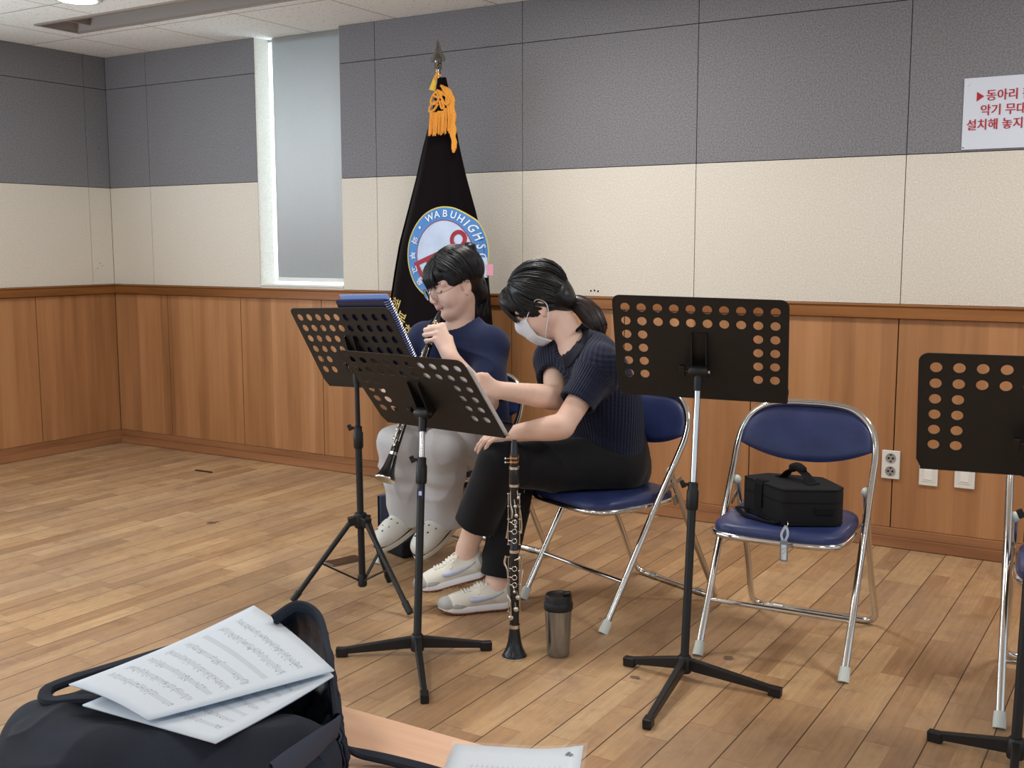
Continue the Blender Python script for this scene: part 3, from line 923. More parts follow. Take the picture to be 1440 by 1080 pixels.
def make_stand(label, desk, base, kind, leg_px=None, full_rows=2, leg_dirs=None, w=0.50, pitch=0.0475, h=0.335, chrome=0.30, lean=None, split=0.60):
    """desk = (centre, yaw, tilt, roll); base = floor point under the pole"""
    Cc, yaw, tilt, roll = desk
    X, U, N = desk_axes(yaw, tilt, roll)
    base = V3(base[0], base[1], 0)
    root = empty('music_stand', label, 'music stand', base, 0, 'black music stands')
    Cl = np.array(Cc) - base
    D = frame(Cl, X, U, N)
    # perforated plate
    holes = []
    for r in range(6):
        for c in range(10):
            if r < full_rows or c < 2 or c > 7:
                holes.append(circle((c-4.5)*pitch, 0.130 - r*0.0445, 0.0138, 22, True))
    V, F = curve_mesh([desk_outline(w, h)] + holes, 0.0009)
    b = MB(); b.add([tuple(D @ Vector(p)) for p in V], F)
    dk = b.build('desk', M_DESK, root, smooth=False)
    b = MB()                                              # folded ledge along the bottom, on the player's side
    b.box((-w/2+0.008, -h/2-0.001, -0.052), (w/2-0.001, -h/2+0.0012, 0.0009), M=D); b.box((-w/2+0.008, -h/2, -0.054), (w/2-0.001, -h/2+0.014, -0.052), M=D)
    b.build('ledge', M_DESK, dk, smooth=False)
    b = MB()                                              # rolled edges
    pts = [D @ Vector((x, y, 0)) for x, y in desk_outline(w, h)]
    b.tube([tuple(p) for p in pts], 0.0016, 6, closed=True); b.build('rolled_edge', M_DESK, dk)
    # channel bracket behind the desk
    b = MB()
    for s in (-1, 1): b.prism([(0.055, 0.001), (0.055, 0.010), (-0.04, 0.030), (-0.075, 0.030), (-0.075, 0.001)], s*0.021-0.0015, s*0.021+0.0015, D @ Matrix(((0,0,1,0),(1,0,0,0),(0,1,0,0),(0,0,0,1))))
    b.box((-0.021, -0.075, 0.0012), (0.021, 0.055, 0.0032), M=D)
    b.build('bracket', M_BLACKP, root, smooth=False)
    # pivot head
    pv = Cl + U*(-0.055) + N*0.034
    b = MB(); b.tube([pv - X*0.028, pv - X*0.022, pv + X*0.022, pv + X*0.028], [0.014, 0.018, 0.018, 0.014], 20); b.build('tilt_joint', M_BLACKP, root)
    b = MB(); b.tube([pv - X*0.028, pv - X*0.040], 0.006, 10); q = pv - X*0.047
    b.beam(q - U*0.018, q + U*0.018, 0.014, 0.016, up=tuple(X)); b.build('tilt_knob', M_BLACKP, root, bevel=0.003)
    b = MB(); b.tube([pv + X*0.027, pv + X*0.033], 0.006, 10); b.build('bolt', M_CHROME, root)
    # pole
    top = pv - V3(0, 0, 0.004)
    foot = V3(0, 0, 0.05)
    def pp(z): 
        t = (z-foot[2])/(top[2]-foot[2]); return foot + t*(top-foot)
    zt = top[2]; zc = split
    b = MB(); b.tube([pp(zt-0.052), pp(zt-0.008)], [0.0125, 0.0135], 18); b.build('head_socket', M_BLACKP, root)
    b = MB(); b.tube([pp(zc-0.10), pp(zt-0.045)], 0.0088, 16); b.build('inner_pole', M_CHROME if chrome else M_BLACK, root)
    b = MB(); b.tube([pp(0.03 if kind == 'flat' else 0.035), pp(zc-0.03)], 0.0122, 18); b.build('outer_pole', M_BLACK, root)
    b = MB(); b.tube([pp(zc-0.072), pp(zc-0.066), pp(zc-0.018), pp(zc-0.012), pp(zc+0.006), pp(zc+0.008)], [0.0145, 0.0175, 0.0175, 0.0145, 0.0145, 0.011], 18)
    cl = b.build('clamp_collar', M_BLACKP, root)
    b = MB(); q = pp(zc-0.002); e = q + V3(-0.022, -0.012, 0.004); b.tube([q, e], 0.005, 8); b.beam(e + V3(0,0,-0.010), e + V3(-0.008,-0.004,0.010), 0.009, 0.014); b.build('clamp_knob', M_BLACKP, cl, bevel=0.002)
    if kind == 'flat':
        for (u, v) in leg_px:
            e = onz(u, v, 0.014) - base
            d = nrm(V3(e[0], e[1], 0))
            b = MB(); b.beam(d*0.008 + V3(0,0,0.045), e + V3(0,0,0.004), 0.020, 0.036, w2=0.017, h2=0.019); lg = b.build('leg', M_BLACK, root, smooth=False, bevel=0.003)
            b = MB(); b.beam(e - d*0.022 + V3(0,0,0.0015), e + d*0.014 + V3(0,0,0.0005), 0.024, 0.027); b.build('end_cap', M_BLACKP, lg, smooth=False, bevel=0.003)
        b = MB(); b.lathe([(0.0, 0.018), (0.020, 0.018), (0.022, 0.030), (0.020, 0.062), (0.016, 0.068), (0.0, 0.068)], 24); b.build('hub', M_BLACK, root)
    else:
        hz = 0.275
        b = MB(); b.tube([pp(hz-0.03), pp(hz-0.024), pp(hz+0.02), pp(hz+0.026)], [0.019, 0.023, 0.023, 0.018], 18)
        for (u, v) in leg_px:
            d = nrm(V3(*(onz(u, v)-base)[:2], 0)); b.beam(pp(hz) + d*0.012, pp(hz-0.006) + d*0.044, 0.030, 0.030)
        b.build('hub', M_BLACKP, root, bevel=0.003)
        b = MB(); b.tube([pp(0.036), pp(0.040), pp(0.075), pp(0.08)], [0.013, 0.0165, 0.0165, 0.013], 16); b.build('lower_hub', M_BLACKP, root)
        for (u, v) in leg_px:
            e = onz(u, v, 0.012) - base; d = nrm(V3(e[0], e[1], 0))
            a = pp(hz-0.004) + d*0.036
            b = MB(); b.tube([a, a + (e-a)*0.9], 0.0095, 12); lg = b.build('leg', M_BLACK, root)
            b = MB(); b.tube([a + (e-a)*0.88, e + V3(0,0,0.002)], [0.0125, 0.0115], 12); b.build('rubber_foot', M_BLACKP, lg)
            m = a + (e-a)*0.52
            b = MB(); b.beam(pp(0.058) + d*0.012, m, 0.010, 0.005); b.build('brace', M_BLACK, lg, smooth=False)
    return root, D, X, U, N, base, pp

S1 = make_stand('black music stand on a folding tripod with the blue spiral notebook on it', ((3.264, -1.606, .879), -.105, .504, .047), onz(510, 838)[:2], 'tripod',
                [(411, 846), (577, 863), (548, 818)], full_rows=4, chrome=0, split=0.60)
S2 = make_stand('black music stand leaning far back with white sheets, beside the upright clarinet', ((3.716, -1.842, .780), -.088, .696, -.011), onz(587, 922)[:2], 'flat',
                [(479, 917), (685, 908), (597, 981)], full_rows=2, split=0.575)
S3 = make_stand('empty black music stand in front of the chair with the instrument case', ((4.541, -1.598, .938), .226, .425, -.022), onz(962, 953)[:2], 'flat',
                [(884, 930), (1092, 973), (911, 1017)], full_rows=2, split=0.55)
# the stand cut by the frame has the same build; its desk runs on out of view
S4 = make_stand('black music stand standing in front of the two white wall plates', ((5.458, -1.735, .828), .16, .42, .0), (5.458, -1.83), 'flat', w=0.545, pitch=0.052, leg_px=[(1313, 1035), (1560, 1085), (1420, 1160)], full_rows=2, split=0.60)
# little blue maker's sticker on the pole of the second stand
t = MB(); R4 = Matrix.Translation(tuple(S2[6](0.475))) @ Matrix.Rotation(0.45, 4, 'Z')
t.box((-0.0085, -0.0138, -0.016), (0.0085, -0.0110, 0.016), 0, R4); t.box((-0.0045, -0.0142, -0.003), (0.005, -0.0130, 0.010), 1, R4); t.box((-0.006, -0.0142, -0.0125), (0.006, -0.0130, -0.010), 1, R4)
t.build('sticker', [mat('sticker_blue', (34, 52, 120), 0.4), mat('sticker_white', (215, 220, 226), 0.4)], S2[0], smooth=False)

# ================================================================== paper things on the stands
M_PAPER = mat('white_paper', (226, 227, 230), 0.75)
M_NB = mat('notebook_blue', (38, 58, 140), 0.35); M_NB2 = mat('notebook_dark_cover', (34, 36, 60), 0.4); M_NBL = mat('notebook_light_edge', (150, 180, 226), 0.5)
root_, D, X, U, N, base, _ = S1
o = V3(*(D @ Vector((0.117, -0.164, -0.006)))) + base
nb = empty('spiral_notebook', 'blue spiral notebook standing open on the tripod music stand', 'notebook', M=frame(o, X, U, N))
b = MB(); b.box((-0.118, 0.002, -0.004), (0.118, 0.352, -0.0015)); b.build('back_cover', M_NB2, nb, smooth=False)
b = MB()
for i in range(9): b.box((-0.116, 0.003, -0.006-0.0022*i), (0.1175, 0.358-0.0015*i, -0.0046-0.0022*i))
b.build('pages', M_NB, nb, smooth=False)
b = MB(); b.box((-0.114, 0.003, -0.028), (0.1185, 0.364, -0.0255)); b.build('front_cover', M_NBL, nb, smooth=False)
b = MB()
for i in range(40):
    y = 0.012 + i*0.0086
    b.tube([(0.121+0.010*math.cos(a), y, -0.0145+0.0145*math.sin(a)) for a in np.linspace(0, 2*pi, 12, endpoint=False)], 0.0009, 5, closed=True)
b.build('spiral_binding', mat('spiral_wire', (206, 210, 216), 0.3, 0.6), nb)

def m_score(name, paper, inkdark=0.75, stave=11.0, seed=0.0, big=False):
    """printed music: stave lines, note blobs; UV x runs along the staves"""
    t = NT(name); uv = t.coord('UV')
    sep = t.n('ShaderNodeSeparateXYZ'); t.link(uv, sep.inputs[0])
    U_, V_ = sep.outputs[0], sep.outputs[1]
    r = t.math('MULTIPLY', V_, stave)
    row = t.math('FLOOR', r); fr = t.math('FRACT', r)
    inst = t.math('MULTIPLY', t.math('GREATER_THAN', fr, 0.30), t.math('LESS_THAN', fr, 0.62))
    ln = t.math('FRACT', t.math('MULTIPLY', t.math('SUBTRACT', fr, 0.30), 5/0.32*1.0))
    line = t.math('MULTIPLY', t.math('LESS_THAN', ln, 0.40), inst)
    inx = t.math('MULTIPLY', t.math('GREATER_THAN', U_, 0.10), t.math('LESS_THAN', U_, 0.90))
    iny = t.math('MULTIPLY', t.math('GREATER_THAN', V_, 0.09), t.math('LESS_THAN', V_, 0.92))
    line = t.math('MULTIPLY', line, 0.75)
    # notes
    cv = t.n('ShaderNodeCombineXYZ'); t.link(t.math('MULTIPLY', U_, 62.0), cv.inputs[0]); t.link(t.math('MULTIPLY', r, 5.5), cv.inputs[1]); cv.inputs[2].default_value = seed
    vo = t.n('ShaderNodeTexVoronoi'); t.link(cv.outputs[0], vo.inputs['Vector']); vo.inputs['Scale'].default_value = 1.0
    blob = t.math('LESS_THAN', vo.outputs['Distance'], 0.30)
    near = t.math('MULTIPLY', t.math('GREATER_THAN', fr, 0.20), t.math('LESS_THAN', fr, 0.74))
    wn = t.n('ShaderNodeTexWhiteNoise', noise_dimensions='1D'); t.link(t.math('ADD', row, seed), wn.inputs['W'])
    dens = t.noise(cv.outputs[0], 0.10, 2)
    on = t.math('GREATER_THAN', t.math('ADD', dens, t.math('MULTIPLY', wn.outputs['Value'], 0.3)), 0.60)
    blob = t.math('MULTIPLY', t.math('MULTIPLY', blob, near), on)
    ink = t.math('MULTIPLY', t.math('MULTIPLY', t.math('MAXIMUM', line, blob), inx), iny)
    t.base(t.mix(t.math('MULTIPLY', ink, inkdark), lin(paper), lin((52, 56, 66))))
    t.rough(0.7)
    return t.m

def sheet(name, label, P, m, thick=0.0003, loc=None, parent=None, cat='sheet music', group=None):
    """P (nu, nv, 3) surface points; UV from grid parameters"""
    P = np.array(P); nu, nv = P.shape[:2]
    loc = P.reshape(-1, 3).mean(0) if loc is None else np.array(loc)
    b = MB(); b.grid(P); o = b.build(name, m, parent, loc=loc)
    me = o.data; uv = me.uv_layers.new(name='UVMap')
    k = np.array([l.vertex_index for l in me.loops]); i, j = k // nv, k % nv
    uv.data.foreach_set('uv', np.stack([i/(nu-1), j/(nv-1)], 1).astype(np.float32).ravel())
    md = o.modifiers.new('Solidify', 'SOLIDIFY'); md.thickness = thick; md.offset = 0
    if label: tag(o, label, cat, group)
    return o

root_, D, X, U, N, base, _ = S2
M_SCORE2 = m_score('score_on_stand', (228, 229, 232), 0.7, 11, 3.0)
P = np.zeros((8, 14, 3))
for i in range(8):
    for j in range(14):
        x = 0.040 + 0.226*i/7; y = -0.160 + 0.300*j/13
        P[i, j] = V3(*(D @ Vector((x, y, -0.004 - 0.004*math.sin(pi*j/13)*(0.5+0.5*math.sin(i*0.6)))))) + base
sheet('sheet_music', 'white sheet music resting on the leaning music stand, its edge past the desk', P, M_SCORE2, 0.0012)

# ================================================================== clarinets (local z runs from bell to mouthpiece)
def m_wood_black():
    t = NT('grenadilla'); co = t.coord()
    t.base(t.ramp(t.noise(t.mapping(co, (200, 200, 8)), 1.0, 4), [(0.3, lin((18, 18, 20))), (0.7, lin((32, 31, 33)))]))
    t.rough(0.26); t.b.inputs['Specular IOR Level'].default_value = 0.5
    return t.m
M_GREN = m_wood_black()
M_SILV = mat('silver_plate', (222, 218, 208), 0.22, 1.0)
M_GOLD = mat('ligature_gold', (214, 160, 110), 0.25, 1.0)
M_EBON = mat('ebonite', (30, 32, 36), 0.22)
def make_clarinet(label, M, lig=True):
    root = empty('clarinet', label, 'clarinet', M=M)
    def L(name, prof, m, par=root, n=28):
        b = MB(); b.lathe(prof, n); return b.build(name, m, par)
    bell = L('bell', [(0.024, 0.004), (0.0375, 0.0), (0.0395, 0.002), (0.0395, 0.006), (0.034, 0.016), (0.0265, 0.032), (0.0215, 0.052), (0.018, 0.078), (0.0162, 0.098), (0.0150, 0.104), (0.0, 0.104)], M_GREN)
    L('bell_rim', [(0.036, 0.0003), (0.0398, 0.0003), (0.0404, 0.003), (0.0398, 0.0062), (0.036, 0.0062)], M_SILV, bell)
    L('bell_ring', [(0.0, 0.096), (0.0170, 0.096), (0.0172, 0.107), (0.0, 0.107)], M_SILV, bell)
    low = L('lower_joint', [(0.0, 0.104), (0.0148, 0.104), (0.0142, 0.14), (0.0138, 0.345), (0.0, 0.345)], M_GREN)
    up = L('upper_joint', [(0.0, 0.345), (0.0150, 0.346), (0.0150, 0.352), (0.0136, 0.355), (0.0132, 0.540), (0.0146, 0.546), (0.0, 0.548)], M_GREN)
    L('joint_ring', [(0.0, 0.338), (0.0152, 0.338), (0.0152, 0.347), (0.0, 0.347)], M_SILV, low)
    bar = L('barrel', [(0.0, 0.548), (0.0140, 0.549), (0.0160, 0.560), (0.0160, 0.595), (0.0142, 0.606), (0.0, 0.607)], M_GREN)
    for z in (0.5465, 0.6015): L('barrel_ring', [(0.0, z), (0.0158, z), (0.0158, z+0.008), (0.0, z+0.008)], M_SILV, bar)
    mp = MB()
    mp.lathe([(0.0, 0.607), (0.0125, 0.609), (0.0135, 0.620), (0.0128, 0.640), (0.0, 0.641)], 24)
    v = []
    for z, w, d0, d1 in ((0.640, .0128, -.0128, .0128), (0.655, .0118, -.0105, .0115), (0.675, .0098, -.0072, .0088), (0.692, .0076, -.0030, .0050)):
        v.append([(w*math.cos(a), (d1 if math.sin(a) > 0 else -d0)*math.sin(a), z) for a in np.linspace(0, 2*pi, 20, endpoint=False)])
    v = np.array(v); mp.grid(np.concatenate([v, v[:, :1]], 1).transpose(1, 0, 2)); mp.add([(0, 0.001, 0.6925)] + [tuple(p) for p in v[-1]], [(0, 1+i, 1+(i+1) % 20) for i in range(20)])
    mpo = mp.build('mouthpiece', M_EBON, root)
    if lig:
        b = MB()
        for z in (0.622, 0.634): b.lathe([(0.0132, z), (0.0146, z), (0.0146, z+0.006), (0.0132, z+0.006)], 24)
        for a in (0.6, 2.5, 3.9): b.tube([(0.0145*math.cos(a), 0.0145*math.sin(a), 0.618), (0.0145*math.cos(a), 0.0145*math.sin(a), 0.645)], 0.0016, 6)
        lg = b.build('ligature', M_GOLD, mpo)
        for z in (0.625, 0.637):
            b = MB(); b.tube([(-0.008, -0.0150, z), (-0.026, -0.0155, z)], 0.0014, 6); b.sphere((-0.027, -0.0155, z), 0.0042, sc=(.6, 1, 1)); b.build('ligature_screw', M_SILV, lg)
    # keywork: rods on posts, ring keys, pads, levers and trill keys
    def key(z0, z1, par, rings, cups, levers):
        b = MB()
        for x, y in ((-0.0185, -0.004), (0.0165, -0.0085)):
            b.tube([(x, y, z0), (x, y, z1)], 0.0013, 8)
            for z in np.linspace(z0, z1, 5): b.tube([(x*0.7, y*0.7, z), (x*1.06, y*1.06, z)], 0.0017, 7); b.sphere((x*1.05, y*1.05, z), 0.0026, 8, 6)
        b.build('key_rod', M_SILV, par)
        for z in rings:
            b = MB(); b.tube([(0.0074*math.cos(a), -0.0158, z+0.0074*math.sin(a)) for a in np.linspace(0, 2*pi, 18, endpoint=False)], 0.0014, 6, closed=True)
            b.tube([(-0.0074, -0.0155, z), (-0.0185, -0.006, z)], 0.0015, 6); b.build('ring_key', M_SILV, par)
        for (x, y, z, r) in cups:
            b = MB(); q = V3(x, y, 0); q = nrm(q)*0.0165
            b.sphere((q[0], q[1], z), r, 14, 8, sc=(1, 0.55, 1)); b.tube([(q[0], q[1], z), (q[0]*1.05-0.004, q[1]*0.9, z+0.022)], 0.0013, 6); b.build('pad_cup', M_SILV, par)
        for path in levers:
            b = MB(); P = cr([(*p, r) for p, r in path], 5); b.tube(P[:, :3], P[:, 3], 8); b.build('lever', M_SILV, par)
    key(0.365, 0.525, up, (0.378, 0.408, 0.437), ((0.006, -0.015, 0.458, .0062), (0.003, -0.016, 0.487, .0058), (0.012, -0.011, 0.513, .0055), (0.004, -0.016, 0.423, .0045)),
        ([((-0.012, -0.016, 0.535), .001), ((-0.012, -0.018, 0.50), .0017), ((-0.006, -0.0185, 0.47), .003), ((-0.008, -0.0185, 0.45), .002)],
         [((0.020, -0.006, 0.400), .0035), ((0.0225, -0.008, 0.425), .0022), ((0.019, -0.010, 0.47), .0016), ((0.010, -0.015, 0.495), .0018)],
         [((-0.024, -0.006, 0.385), .0034), ((-0.021, -0.010, 0.41), .002), ((-0.017, -0.010, 0.45), .0015)]))
    key(0.150, 0.325, low, (0.238, 0.262, 0.290), ((0.005, -0.0155, 0.160, .0082), (0.010, -0.012, 0.197, .0075), (-0.010, -0.012, 0.132, .0085), (0.0, -0.0165, 0.216, .0048)),
        ([((0.0, -0.018, 0.318), .0026), ((0.014, -0.018, 0.323), .0034), ((0.023, -0.010, 0.316), .0030), ((0.021, -0.008, 0.26), .0016), ((0.018, -0.009, 0.20), .0016)],
         [((0.026, -0.004, 0.285), .0036), ((0.024, -0.008, 0.262), .0024), ((0.020, -0.010, 0.215), .0015)],
         [((-0.026, -0.006, 0.330), .0034), ((-0.030, -0.006, 0.305), .0036), ((-0.022, -0.010, 0.28), .0018), ((-0.018, -0.010, 0.19), .0015)],
         [((-0.021, -0.010, 0.205), .0034), ((-0.014, -0.017, 0.190), .0030), ((-0.011, -0.018, 0.16), .0018), ((-0.010, -0.017, 0.128), .0016)]))
    return root

cp = onz(723.5, 924)
th = 0.12
make_clarinet('black clarinet with silver keys standing upright on its bell on the floor', Matrix.Translation((cp[0], cp[1], 0.0)) @ Matrix.Rotation(0.56, 4, 'Z') @ Matrix.Scale(0.965, 4))

# ================================================================== steel tumbler
def m_brushed():
    t = NT('brushed_steel'); co = t.coord()
    f = t.noise(t.mapping(co, (500, 500, 3)), 1.0, 3)
    t.base(t.ramp(f, [(0.3, lin((140, 146, 152))), (0.7, lin((162, 168, 174)))])); t.b.inputs['Metallic'].default_value = 1.0; t.rough(0.27)
    return t.m
tp = onz(785, 921)
root = empty('tumbler', 'brushed steel travel tumbler with black lid standing on the floor by the clarinet', 'tumbler', tp)
b = MB(); b.lathe([(0.0, 0.0), (0.0315, 0.0), (0.0335, 0.003), (0.0345, 0.010), (0.0415, 0.150), (0.0, 0.150)], 48); b.build('body', m_brushed(), root)
b = MB(); b.lathe([(0.0, 0.146), (0.0435, 0.146), (0.0445, 0.149), (0.0445, 0.165), (0.0425, 0.168), (0.0415, 0.172), (0.0405, 0.187), (0.038, 0.1915), (0.033, 0.1905), (0.030, 0.188), (0.0, 0.188)], 48); ld = b.build('lid', M_BLACKP, root)
b = MB(); d = nrm(CR*1.0 + V3(0.3, -0.1, 0)); q = V3(d[0], d[1], 0)*0.026 + V3(0, 0, 0.193); b.beam(q - d*0.012, q + d*0.011 + V3(0,0,0.004), 0.022, 0.010); b.build('lid_flap', M_BLACKP, ld, bevel=0.003)

# ================================================================== instrument case on the chair, with its tag
M_CASE = mat('black_nylon', (24, 24, 26), 0.75, bump=(1500, 0.35, 0.0008), spec=0.25)
M_CASE2 = mat('black_webbing', (17, 17, 18), 0.8, bump=(1800, 0.4, 0.0008), spec=0.2)
ZS = 0.4245
q0 = onz(1044, 717, ZS); q1 = onz(1100, 740, ZS); q2 = onz(1177, 741, ZS)
bk1 = q2 + (q0 - q1)*1.0 + V3(-0.09, 0.035, 0); 
co_ = (q0 + q1 + q2 + bk1)/4
poly = [(p - co_)[:2] for p in (q0, q1, q2, q2 + V3(0.006, 0.045, 0), q2 + V3(-0.085, 0.155, 0), q0 + V3(0.05, 0.075, 0))]
def rpoly(poly, r=0.012, n=4):
    out = []; k = len(poly)
    for i in range(k):
        p0, p1, p2 = np.array(poly[i-1]), np.array(poly[i]), np.array(poly[(i+1) % k])
        a = p1 + nrm(p0-p1)*r; c = p1 + nrm(p2-p1)*r
        for j in range(n+1):
            t_ = j/n; out.append((1-t_)**2*a + 2*t_*(1-t_)*p1 + t_**2*c)
    return [tuple(p) for p in out]
rp = rpoly(poly)
def inset(poly, s):
    c = np.mean(poly, 0); return [tuple(c + (np.array(p)-c)*s) for p in poly]
root = empty('instrument_case', 'black soft instrument case with carry handle lying on the blue chair seat', 'case', (co_[0], co_[1], ZS))
def case_shell(mb, layers):
    L_ = [[(x, y, z) for x, y in inset(rp, s)] for s, z in layers]
    A = np.array(L_); A = np.concatenate([A, A[:, :1]], 1)
    mb.grid(A.transpose(1, 0, 2)); n = len(rp)
    mb.add(L_[0], [tuple(reversed(range(n)))]); mb.add(L_[-1], [tuple(range(n))])
b = MB(); case_shell(b, [(0.965, 0.0), (0.985, 0.004), (1.0, 0.012), (1.0, 0.066)]); b.build('lower_shell', M_CASE, root)
b = MB(); case_shell(b, [(1.0, 0.071), (1.0, 0.098), (0.985, 0.107), (0.95, 0.1105)]); b.build('lid', M_CASE, root)
b = MB(); case_shell(b, [(0.992, 0.065), (0.998, 0.0665), (0.998, 0.0705), (0.992, 0.072)]); b.build('zipper', M_CASE2, root)
for z in (0.004, 0.106):
    b = MB(); b.tube([(x, y, z) for x, y in inset(rp, 0.992)], 0.0022, 6, closed=True); b.build('piping', M_CASE2, root)
c_ = np.mean(rp, 0)
hA = np.array([*(at(1085, 672, 3.42) - co_)[:2]]); 
ha = V3(c_[0]-0.045, c_[1]-0.025, 0.112); hb = V3(c_[0]+0.045, c_[1]+0.045, 0.112); up_ = V3(0, 0, 1)
dxy = nrm(V3(0.75, -0.45, 0)); mid = V3(c_[0]-0.01, c_[1]+0.012, 0.112)
b = MB()
for s in (-1, 1):
    off = s*0.010*nrm(V3(0.45, 0.75, 0))
    P = [mid - dxy*0.075 + off, mid - dxy*0.058 + off + up_*0.003, mid - dxy*0.038 + off*0.6 + up_*0.022, mid + off*0.3 + up_*0.036, mid + dxy*0.038 + off*0.6 + up_*0.022, mid + dxy*0.058 + off + up_*0.003, mid + dxy*0.075 + off]
    P = cr(P, 5)
    for p, q in zip(P[:-1], P[1:]): b.beam(p, q, 0.020, 0.003)
hd = b.build('handle_strap', M_CASE2, root, smooth=False)
b = MB(); P = cr([mid - dxy*0.030 + up_*0.030, mid + up_*0.040, mid + dxy*0.030 + up_*0.030], 5); b.tube(P, [0.008]+[0.0135]*(len(P)-2)+[0.008], 12); b.build('handle_wrap', M_CASE2, hd)
e = nrm(np.array(poly[1]) - np.array(poly[0])); nn = np.array([e[1], -e[0]])
def side_pt(a, c, t_, z, off): 
    p = np.array(a) + (np.array(c)-np.array(a))*t_; d_ = nrm(np.array(c)-np.array(a)); n_ = np.array([d_[1], -d_[0]])
    if (p + n_ - c_) @ (p + n_ - c_) < (p - c_) @ (p - c_): n_ = -n_
    q = p + n_*off; return V3(q[0], q[1], z)
b = MB(); P = [side_pt(poly[0], poly[1], .42, z, o_) for z, o_ in ((0.112, -0.02), (0.112, -0.002), (0.098, 0.003), (0.06, 0.004), (0.03, 0.004))]
for p, q in zip(P[:-1], P[1:]): b.beam(p, q, 0.040, 0.003, up=(nn[0], nn[1], 0.3))
b.build('closing_strap', M_CASE2, root, smooth=False, bevel=0.001)
b = MB(); p = side_pt(poly[1], poly[2], .58, 0.045, 0.002); q = side_pt(poly[1], poly[2], .93, 0.045, 0.002)
b.beam(p, q, 0.006, 0.024, up=(0,0,1)); b.build('side_grip', M_CASE2, root, smooth=False, bevel=0.003)
b = MB(); P = cr([side_pt(poly[0], poly[1], .15, 0.012, 0.0), side_pt(poly[0], poly[1], .10, 0.016, 0.03), side_pt(poly[0], poly[1], .35, 0.004, 0.035), side_pt(poly[0], poly[1], .8, 0.004, 0.012), side_pt(poly[0], poly[1], .95, 0.010, 0.0)], 6)
for p, q in zip(P[:-1], P[1:]): b.beam(p, q, 0.016, 0.003)
b.build('shoulder_strap', M_CASE2, root, smooth=False)
# luggage tag hanging over the front edge of the seat
tagp = onz(1107, 734, ZS+0.028)
root = empty('luggage_tag', 'grey luggage tag with white name slip hanging from the black instrument case', 'tag', tagp)
zx = nrm(V3(1, 0.04, 0)); off = V3(-0.008, -0.062, 0)
P = cr([(0, 0, 0), (0.004, -0.010, 0.004), (0.007, -0.016, -0.004), (0.004, -0.016, -0.012)], 6); b = MB(); b.tube(P, 0.0012, 6); b.build('ring', M_CHROME, root)
b = MB()
for s in (-1, 1):
    P = cr([(0.001, -0.015, -0.008), (0.006*s+0.001, -0.018, -0.020), (0.009*s, -0.022, -0.034), (0.003*s, -0.026, -0.050)], 6)
    for p, q in zip(P[:-1], P[1:]): b.beam(p, q, 0.007, 0.0012, up=(0, 1, 0.2))
b.build('loop_strap', mat('tag_loop', (176, 186, 192), 0.5), root, smooth=False)
V, F = curve_mesh([rrect(-0.0115, -0.062, 0.0115, 0.0, 0.004), list(reversed(rrect(-0.0075, -0.057, 0.0075, -0.012, 0.002)))], 0.0018)
T = Matrix.Translation((0.001, -0.0275, -0.048)) @ Matrix.Rotation(pi/2+0.06, 4, 'X')
b = MB(); b.add([tuple(T @ Vector(p)) for p in V], F); fr = b.build('tag_frame', mat('tag_grey', (120, 128, 142), 0.5), root, smooth=False)
b = MB(); b.box((-0.0078, -0.0572, -0.0009), (0.0078, -0.0118, 0.0009), M=T); b.build('name_slip', mat('slip_white', (222, 226, 228), 0.5), fr, smooth=False)
b = MB()
for i, wd in enumerate((0.034, 0.026, 0.018)):
    for j in range(int(wd/0.003)):
        if (j*7+i*3) % 4: b.box((-0.0045+i*0.004, -0.020-j*0.003-0.002, 0.0010), (-0.003+i*0.004, -0.020-j*0.003, 0.0014), M=T)
b.build('faint_writing', mat('slip_ink', (120, 125, 132), 0.7), fr, smooth=False)

# ================================================================== open case lid + body under the player's shoe, phone by the tripod
root = empty('instrument_case', 'black instrument case with blue-grey lining standing open under the player\'s shoes', 'case', (3.085, -1.10, 0.0), -0.35)
b = MB(); b.box((-0.095, -0.075, 0.002), (0.095, 0.075, 0.070)); b.build('lower_shell', M_CASE, root, bevel=0.012, seg=3)
b = MB(); b.box((-0.112, -0.060, 0.060), (-0.097, 0.060, 0.225)); b.build('lid', mat('case_lining', (66, 76, 104), 0.6), root, bevel=0.008, seg=3)
b = MB(); b.tube([(-0.105, -0.062, 0.066), (-0.105, -0.062, 0.220), (-0.105, 0.062, 0.220), (-0.105, 0.062, 0.066)], 0.004, 8); b.build('lid_piping', M_CASE2, root)
pc = onz(484, 790, 0.0)
root = empty('smartphone', 'dark smartphone lying flat on the floor behind the tripod stand leg', 'phone', pc, math.atan2(*(onz(503, 787)-onz(463, 796))[1::-1]))
b = MB(); b.prism(rrect(-0.072, -0.034, 0.072, 0.034, 0.009), 0.0005, 0.0080); b.build('body', mat('phone_rim', (120, 112, 106), 0.35, 0.7), root, smooth=False, bevel=0.0015)
b = MB(); b.prism(rrect(-0.070, -0.032, 0.070, 0.032, 0.008), 0.0080, 0.0087); b.build('screen', mat('phone_glass', (26, 22, 22), 0.12), root, smooth=False)
